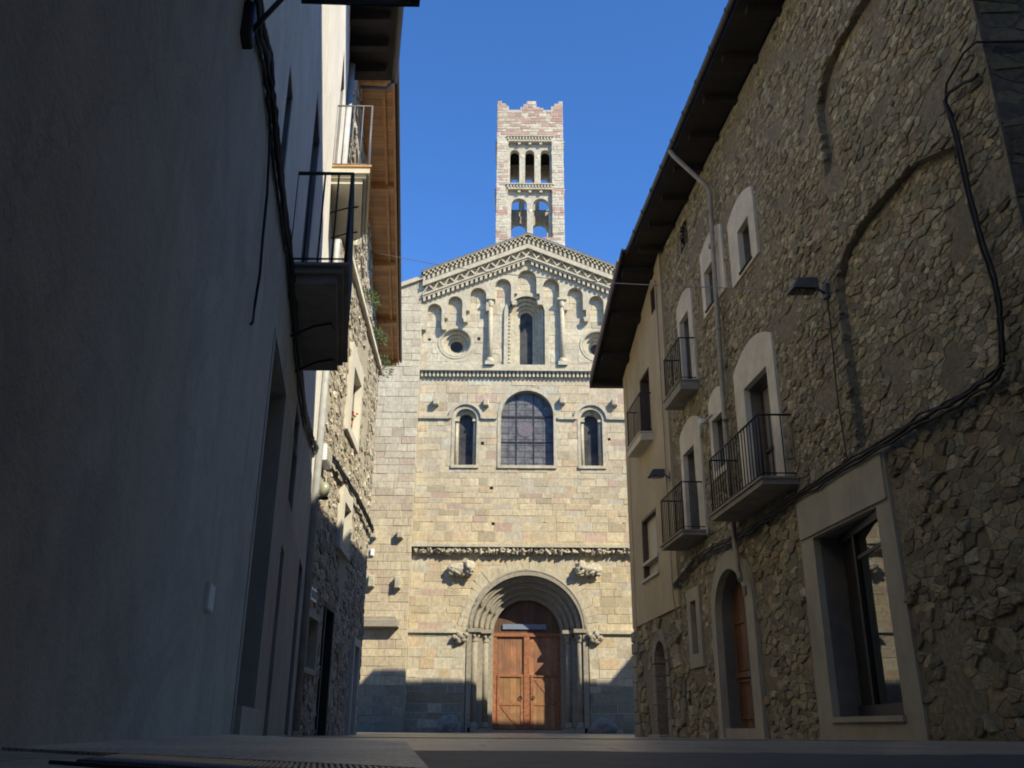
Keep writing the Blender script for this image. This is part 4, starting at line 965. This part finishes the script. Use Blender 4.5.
q = MB(); q.tube([FL(12.66, LZ - .1, .05), FL(12.66, .1, .05)], .055, 10); q.build('downpipe', PIPEL, wh)
def lwin(rc, nm, dep, fill, frame=None, mull=0):
    a0, a1, b0, b1 = inset(rc); r = MB(FL)
    r.prism(rect(a0 - .003, a1 + .003, b0 - .003, b1 + .003), -dep - .06, -.008, [rect(a0 + .012, a1 - .012, b0 + .012, b1 - .012)]); o = r.build(nm, frame or GREYP, wh)
    q = MB(FL); q.box(a0, a1, b0, b1, -dep - .03, -dep); q.build('leaf' if 'door' in nm else 'pane', fill, o)
    if mull: q = MB(FL); c = (a0 + a1) / 2; q.box(c - .03, c + .03, b0, b1, -dep, -dep + .04); q.box(a0, a1, b0 + (b1 - b0) * .72 - .03, b0 + (b1 - b0) * .72 + .03, -dep, -dep + .035); q.build('sash', FRAMEW, o)
    return o
CLAD = mat('beige_cladding', (0.36, 0.325, 0.265), .85, .12, 3, .3, 40, stain=.4)
dmo = lwin(o1, 'door', .16, CLAD, frame=CLAD)
q = MB(FL); q.box(5.86, 6.32, .25, 2.15, -.17, -.14); q.build('glazing', GLASS, dmo)
q = MB(FL); q.box(5.80, 7.25, .02, .26, -.3, .05); q.build('step', CONC, dmo)
q = MB(FL); q.box(5.82, 6.40, 2.15, 2.21, -.17, -.12); q.box(6.32, 6.38, .25, 2.15, -.17, -.11); q.build('door_frame', FRAMEW, dmo)
lwin(l3, 'window', .18, GLASS, mull=1); lwin(l2, 'hatch_door', .10, SHUT); lwin(l4, 'door', .25, DARK)
lwin(wa, 'window', .2, GLASS, mull=1); lwin(wbb, 'balcony_door', .2, SHUT, mull=1); lwin(wd, 'balcony_door', .2, SHUT, mull=1)
def moulded(fm, u0, u1, dep, zb, zt, parent, m):
    b = MB(fm); b.box(u0 + .08, u1 - .08, zb, zb + .07, -.05, dep - .09); b.box(u0 + .04, u1 - .04, zb + .07, zb + .12, -.05, dep - .045); b.box(u0, u1, zb + .12, zt, -.05, dep); return b.build('balcony', m, parent)
b1 = moulded(FL, 6.20, 8.20, .47, 3.36, 3.50, wh, SLAB)
railing(FL, 6.24, 8.16, .44, 3.50, 4.33, b1, sp=.10, r=.008, post=.016)
for yy in (6.9, 7.7): q = MB(); q.tube([FL(yy, 3.18, 0), FL(yy + .05, 3.30, .2), FL(yy + .1, 3.345, .33), FL(yy + .2, 3.34, .36)], .011, 6); q.build('stay', IRON, b1)
b2 = moulded(FL, 10.45, 12.10, .52, 7.05, 7.26, wh, SLABL)
railing(FL, 10.49, 12.06, .49, 7.285, 8.30, b2, m=STEEL, sp=.12, r=.008, post=.012)
q = MB(FL); q.box(10.43, 12.12, 7.26, 7.285, -.05, .54); q.build('floor_edge', BEAMW, b2)
for yy in (11.0, 11.7): q = MB(); q.tube([FL(yy, 6.88, 0), FL(yy + .04, 6.98, .22), FL(yy + .1, 7.04, .38)], .011, 6); q.build('stay', IRON, b2)
q = MB(FL); q.prism([(LY0, -.1), (5.70, -.1), (5.70, 2.72), (9.02, 2.72), (9.02, 2.06), (12.55, 2.06), (12.55, 3.42), (10.5, 3.36), (LY0, 3.36)], -.01, .006, [rect(8.25, 8.90, 2.73, 3.10)]); q.build('ground_floor_render', BASEW, wh)
q = MB(FL); q.prism([(5.70, .0), (12.6, .0), (12.6, 2.06), (9.02, 2.06), (9.02, 2.72), (5.70, 2.72)], -.01, .012, [rect(5.80, 7.0, .1, 2.70), rect(8.02, 8.42, .05, 1.66), rect(8.25, 8.90, 2.13, 2.715), rect(10.95, 11.75, .05, 2.05)]); q.build('cladding', CLAD, wh)
q = MB(FL); q.bbox(4.12, 4.27, .63, .75, 0, .03, .006); q.build('cover_plate', WHITE, wh)

# ------------------------------------------------------------------ left: low stone house and the tall house behind it
ls = thing('low_stone_house', 'sunlit low rubble stone house with pale window surrounds beside the white house', 'house', (-3, 16, 0))
SY0, SY1, SZT = 12.72, 19.55, 7.8
sw1 = rect(15.30, 16.35, 5.15, 6.30); sw2 = rect(15.35, 16.15, 3.05, 3.80); sw3 = rect(12.95, 13.75, .92, 1.60); sw4 = rect(17.95, 18.65, .0, 1.62); sw5 = rect(14.5, 15.3, 0, 1.9)
s1 = rect(14.97, 16.54, 5.0, 6.64); s2_ = rect(15.05, 16.30, 2.95, 4.08); s4 = rect(17.80, 18.78, 0, 1.76)
c = MB(FS); c.prism(rect(SY0, SY1, -.2, SZT), -.4, 0, [grow(p, .02) for p in (sw1, sw2, sw3, sw4, sw5)]); lwo = c.build('wall', MORTARL, ls)
PALS = [(.44, .39, .29), (.40, .35, .26), (.48, .43, .33), (.36, .31, .23), (.43, .37, .28)]
s = MB(FS); rubble(s, SY0, SY1, 0, SZT, .12, .06, [s1, s2_, grow(s4, .05), grow(sw3, .16), grow(sw5, .14)], PALS, (.003, .024), gap=.007, seed=41, drop=.42); s.build('field_stones', STONE_N, lwo, colors=True, recalc=False)
q = MB(lambda u, v, n: (u, SY1 + n, v)); q.box(-8, FS(SY1, 0, 0)[0], -.2, SZT, -.4, 0); q.build('end_wall', MORTAR, ls)
q = MB(); q.prism(rect(-8, -3.45, -.1, SZT - .2), SY0, SY1 - .42); q.build('interior', DARK, ls)
q = MB(FS); q.box(SY0, SY1 + .06, SZT, SZT + .10, -.9, .09); q.build('coping', SURR, ls)
for ou, inn, nm in ((s1, sw1, 'window'), (s2_, sw2, 'window'), (s4, sw4, 'door')):
    if nm == 'door': ou = [(a, b - (.05 if b < .01 else 0)) for a, b in ou]
    o = plate_surround(FS, ou, inn, SLABL, ls, .075, .25, nm); a0, a1, b0, b1_ = inset(inn)
    q = MB(FS); q.box(a0, a1, b0, b1_, -.14, -.09); q.build('pane' if nm == 'window' else 'leaf', SLABL if inn is sw1 else SHUT, o)
o = MB(FS); o.prism(rect(12.85, 13.85, .84, 1.70), -.2, .05, [sw3]); o = o.build('window', CONC, ls); q = MB(FS); q.box(12.95, 13.75, .92, 1.6, -.2, -.15); q.build('pane', GLASS, o)
o = MB(FS); o.prism(rect(14.42, 15.38, -.05, 1.98), -.2, .03, [sw5]); o = o.build('door', DBEAM, ls); q = MB(FS); q.box(14.5, 15.3, 0, 1.9, -.25, -.2); q.build('leaf', BROWND, o)
ub = thing('eaves_house', 'tall stone house with varnished wooden eaves rising behind the low stone house', 'house', (-3.6, 20, 0))
c = MB(FU); c.prism(rect(12.9, 28.2, -.2, 11.95), -.5, 0); uwo = c.build('wall', MORTARL, ub)
s = MB(FU); rubble(s, 12.9, 28.2, 7.6, 11.9, .26, .13, [], PALS, (.01, .06), seed=51, drop=.2); s.build('field_stones', STONE_N, uwo, colors=True, recalc=False)
q = MB(lambda u, v, n: (u + MU * n, n, v)); q.prism(rect(-9, -1.9, 0, 11.8), 12.9, 28.1); q.build('interior', DARK, ub)
rr_ = MB(lambda u, v, n: (u + MU * n, n, v)); rr_.prism([(-.74, 12.02), (-5, 13.6), (-9, 12.2), (-9, 12.4), (-5, 13.8), (-.74, 12.14)], 12.7, 29.0); uro = rr_.build('roof', TILE, ub)
q = MB(FU); q.box(12.7, 28.95, 11.92, 12.0, -.3, .66); q.build('soffit', EAVEW, uro)
q = MB(FU); q.box(12.7, 28.95, 11.84, 12.02, .66, .70); q.build('fascia', BEAMW, uro)
q = MB(FU); q.box(12.7, 28.95, 11.85, 11.92, .46, .52); q.build('batten', BEAMW, uro)
for yy in (14.2, 17.9, 21.6, 25.3, 28.6):
    q = MB(FU); q.prism([(yy, 11.74), (yy + .16, 11.74), (yy + .16, 11.92), (yy, 11.92)], -.2, .63); q.build('beam', BEAMW, uro)
q = MB(); q.tube([FU(12.7, 11.99, .755), FU(29.0, 11.99, .755)], .045, 8); q.build('gutter', GUTTER, ub)

# ------------------------------------------------------------------ cables
def cable(name, label, strands, m=CABLE, cat='cable'):
    mb = MB()
    for pts, r in strands: mb.tube(pts, r, 7)
    return tag(mb.build(name, m), label, cat)
def wig(fm, pts, n, amp, seed, sub=7):
    rnd = random.Random(seed); out = []; Pn = [pts[0]] + list(pts) + [pts[-1]]
    for k in range(1, len(Pn) - 2):
        p0, p1, p2, p3 = Pn[k - 1:k + 3]
        for q in range(sub):
            t = q / sub; f = [-.5 * t ** 3 + t ** 2 - .5 * t, 1.5 * t ** 3 - 2.5 * t ** 2 + 1, -1.5 * t ** 3 + 2 * t ** 2 + .5 * t, .5 * t ** 3 - .5 * t ** 2]
            a, b = (f[0] * p0[c] + f[1] * p1[c] + f[2] * p2[c] + f[3] * p3[c] for c in (0, 1))
            out.append(fm(a, b + rnd.uniform(-amp, amp) - .02 * math.sin(math.pi * t), n + rnd.uniform(0, amp)))
    out.append(fm(pts[-1][0], pts[-1][1], n)); return out
cl = [(2.6, 3.2), (3.25, 3.28), (3.83, 3.41), (4.29, 3.38), (4.88, 3.37), (5.93, 3.42), (6.62, 3.36), (8.72, 3.27), (9.93, 3.42), (11.3, 3.62), (12.5, 3.9)]
cable('cable_bundle', 'thick bundle of black cables running along the shaded white wall on the left', [(wig(FL, cl, .035, .012, 1), .020), (wig(FL, [(a, b - .04) for a, b in cl], .03, .015, 2), .016), (wig(FL, [(a, b + .035) for a, b in cl], .03, .014, 3), .013), (wig(FL, [(a, b - .085) for a, b in cl], .02, .012, 4), .010)])
cable('loose_cable', 'thin loose cable hanging with a hooked end on the shaded white wall', [([FL(4.30, 3.30, .02), FL(4.40, 2.95, .03), FL(4.47, 2.7, .025), FL(4.49, 2.5, .03), FL(4.47, 2.3, .025), FL(4.44, 2.18, .03), FL(4.38, 2.14, .03)], .008)])
sc2 = [(12.8, 4.0), (13.9, 4.1), (15.0, 4.14), (16.65, 4.2), (18.2, 4.2), (19.5, 4.16)]
cable('wall_cable', 'grey black cable bundle crossing the sunlit low stone house', [(wig(FS, sc2, .09, .02, 5), .028), (wig(FS, [(a, b - .05) for a, b in sc2], .085, .02, 6), .022), (wig(FS, [(a, b + .04) for a, b in sc2], .085, .02, 7), .016)])
rc1 = [(6.16, 5.30), (6.62, 5.45), (6.58, 5.05), (6.55, 4.18), (6.47, 3.53), (6.50, 3.19), (6.58, 2.86)]
cable('corner_cable', 'pair of black cables dropping down the near corner of the right stone house', [(wig(FR, rc1, .075, .008, 8), .016), (wig(FR, [(a + .05, b - .02) for a, b in rc1[1:]], .07, .008, 9), .013),
      ([FR(6.59, 5.2, .07), FR(6.66, 5.42, .07), FR(6.60, 5.56, .07), FR(6.30, 5.64, .07), FR(6.12, 5.60, .07), (4.25, 6.05, 5.55), (5.4, 5.9, 5.2)], .011)])
rc2 = [(6.58, 2.84), (6.92, 2.79), (7.85, 2.82), (9.28, 2.83), (10.94, 2.83), (12.2, 2.80), (13.02, 2.80), (14.2, 2.84), (15.32, 2.84), (16.2, 2.70), (16.8, 2.6)]
cable('street_cable', 'sagging bundle of black cables running level along the right stone house above the shop', [(wig(FR, rc2, .085, .012, 10), .018), (wig(FR, [(a, b - .04) for a, b in rc2], .08, .014, 11), .014), (wig(FR, [(a, b + .035) for a, b in rc2], .085, .012, 12), .012)])
cable('lamp_cable', 'thin vertical cable below the near street lamp on the right wall', [(wig(FR, [(9.44, 4.9), (9.47, 4.2), (9.50, 3.5), (9.46, 2.9)], .045, .004, 13), .007)])
a, b = Vector(FU(22.6, 12.75, 0)), Vector(FR(9.6, 5.0, .06)); a = Vector((-3.80, 22.6, 11.5)); a = Vector(FU(20.5, 11.55, .1))
pts = [a.lerp(b, k / 24) + Vector((0, 0, -.22 * math.sin(math.pi * k / 24))) for k in range(25)]
cable('overhead_wire', 'thin pale wire strung across the street in front of the church gable', [(pts, .0075)], CABLEW, 'wire')

# ------------------------------------------------------------------ lamps
def flood(name, label, fm, y, z, out, m=LAMPG, ln=.40, low=0):
    t = thing(name, label, 'lamp', fm(y, z, .0), 'floodlights on the house walls')
    b = MB(fm); b.bbox(y - .05, y + .05, z - .10 - low, z + .08 - low, 0, .055, .008); b.build('wall_plate', m, t)
    b = MB(); b.tube([fm(y, z - .04 - low, .05), fm(y, z - low * .8, .10), fm(y, z + .045, out)], .016 if not low else .012, 8); b.build('arm', m, t)
    h = MB(fm); q0 = [(out, .10, -.01, .13), (out + ln * .75, .115, -.01, .12), (out + ln, .115, -.01, .02)]
    rings = []
    for n, hw, zb, zt in q0: rings.append([h.P(y - hw, z + zb, n), h.P(y + hw, z + zb, n), h.P(y + hw * .86, z + zt, n), h.P(y - hw * .86, z + zt, n)])
    for p, q in zip(rings, rings[1:]):
        for k in range(4): h.face(p[k], p[(k + 1) % 4], q[(k + 1) % 4], q[k])
    h.face(*rings[0][::-1]); h.face(*rings[-1]); ho = h.build('lamp_head', m, t)
    g = MB(fm); g.box(y - .085, y + .085, z - .022, z - .012, out + .04, out + ln - .04); g.build('lens', GLASS, ho)
    return t
flood('wall_lamp', 'grey box floodlight on a short arm beside the blind arch of the right stone house', FR, 9.48, 4.95, .15, ln=.30)
flood('wall_lamp', 'grey box floodlight on the cream house wall above the far iron balcony', FR, 16.75, 4.66, .16, ln=.30)
flood('wall_lamp', 'black floodlight on an iron arm high on the white wall at the top edge', FL, 3.20, 3.29, .24, m=IRON, ln=.55, low=.22)
t = thing('security_lamp', 'small white lamp with a bar beside the middle window of the right stone house', 'lamp', FR(14.2, 4.85, 0))
b = MB(); b.tube([FR(14.18, 4.88, .05), FR(14.12, 4.86, .16), FR(13.55, 4.80, .18)], .022, 8); b.build('bar', PIPEL, t)
b = MB(); b.blob(FR(14.2, 4.90, .16), (.05, .05, .075), 2, 0); b.build('lamp_head', PLATE, t)
t = thing('globe_lantern', 'greenish round lantern on a bracket at the corner of the low stone house', 'lantern', (-2.75, 13.0, 3.3))
b = MB(); b.blob((-2.745, 12.95, 3.40), (.085, .085, .12), 3, 0); b.build('globe', mat('greenish_globe', (.30, .31, .20), .25, .1, 8, spec=.5), t)
b = MB(); b.tube([(-2.87, 12.95, 3.56), (-2.80, 12.95, 3.61), (-2.745, 12.95, 3.57), (-2.745, 12.95, 3.51)], .014, 8); b.build('bracket', IRON, t); b = MB(); b.tube([(-2.745, 12.95, 3.26), (-2.745, 12.95, 3.29)], .075, 12); b.build('collar', IRON, t)
t = thing('wall_box', 'white louvred box hung on the sunlit corner of the low stone house', 'box', FS(13.0, 3.9, 0))
b = MB(FS); b.bbox(12.76, 13.30, 3.80, 4.05, .02, .13, .01); b.build('casing', PLATE, t)
b = MB(FS)
for k in range(5): b.box(12.82, 13.24, 3.83 + k * .042, 3.85 + k * .042, .125, .142)
b.build('louvre', SLABL, t)
t = thing('street_sign', 'small pale plate with dark strokes on the corner of the low stone house', 'sign', FS(12.9, 1.9, 0))
b = MB(FS); b.bbox(12.78, 13.2, 1.80, 1.98, .06, .085, .004); b.build('plate', PLATE, t)
b = MB(FS)
for k, (a, w_) in enumerate(((12.83, .05), (12.92, .03), (13.0, .06), (13.1, .05))): b.box(a, a + w_, 1.84, 1.94, .085, .090)
b.build('lettering', INK, t)
q = MB(FF); q.bbox(-5.52, -5.38, 6.45, 6.72, .3, .44, .02); tag(q.build('junction_box', PLATE), 'small white junction box on the church side wall by the stone house corner', 'box')

# ------------------------------------------------------------------ plants
def herb(label, c, r, seed, flower, nleaf=260):
    t = thing('plant', label, 'plant', c, 'plants on the left houses'); rnd = random.Random(seed)
    lf_ = MB(); fl_ = MB()
    for k in range(nleaf):
        th = rnd.uniform(0, 6.28); el = rnd.uniform(-.5, 1.3); rad = r * rnd.uniform(.35, 1) ** .6
        d_ = Vector((math.cos(th) * math.cos(el), math.sin(th) * math.cos(el), math.sin(el) * 1.1))
        p = Vector(c) + d_ * rad; tmb = fl_ if (flower and rnd.random() < .16 and rad > r * .7) else lf_
        sz = rnd.uniform(.02, .05) * (0.8 if tmb is fl_ else 1.25); a_ = d_.cross(Vector((rnd.uniform(-1, 1), rnd.uniform(-1, 1), .3))).normalized() * sz * .35; b_ = (d_ + Vector((0, 0, rnd.uniform(-.4, .6)))).normalized() * sz * 1.5
        q = [tmb.X(p - a_), tmb.X(p + b_ * .5 - a_ * .4), tmb.X(p + b_), tmb.X(p + a_)]; tmb.face(*q)
    for k in range(7):
        th = rnd.uniform(0, 6.28); lf_.tube([c, Vector(c) + Vector((math.cos(th), math.sin(th), rnd.uniform(.3, 1))) * r * .7], .006, 4)
    lf_.build('foliage', LEAF, t, recalc=False)
    if flower: fl_.build('flower', flower, t, recalc=False)
herb('green tuft growing on the ledge of the low stone house nearest the street balcony', FS(16.4, 8.12, .02), .27, 1, None)
herb('mauve flowered tuft on the ledge of the low stone house under the wooden eaves', FS(18.2, 8.1, .05), .25, 2, PETAL)
herb('mauve flowered tuft hanging at the far corner of the low stone house ledge', FS(19.35, 7.86, .08), .28, 3, PETAL)
t = thing('flower_pot', 'small pot of red flowers on the window sill of the low stone house', 'flower pot', FS(15.42, 5.15, 0))
q = MB(); p = FS(15.42, 5.15, .02); q.tube([(p[0], p[1], 5.15), (p[0], p[1], 5.30)], [.06, .085], 12); q.build('pot', TERRA, t)
herb_c = Vector((p[0], p[1], 5.38)); rnd = random.Random(3); q = MB(); g = MB()
for k in range(40):
    d_ = Vector((rnd.gauss(0, 1), rnd.gauss(0, 1), rnd.gauss(0, .8) + .3)).normalized() * rnd.uniform(.05, .16); tgt = q if k % 2 else g
    tgt.blob(herb_c + d_, (.025, .025, .02), 1, .5, k)
q.build('flower', REDF, t); g.build('foliage', LEAF, t)
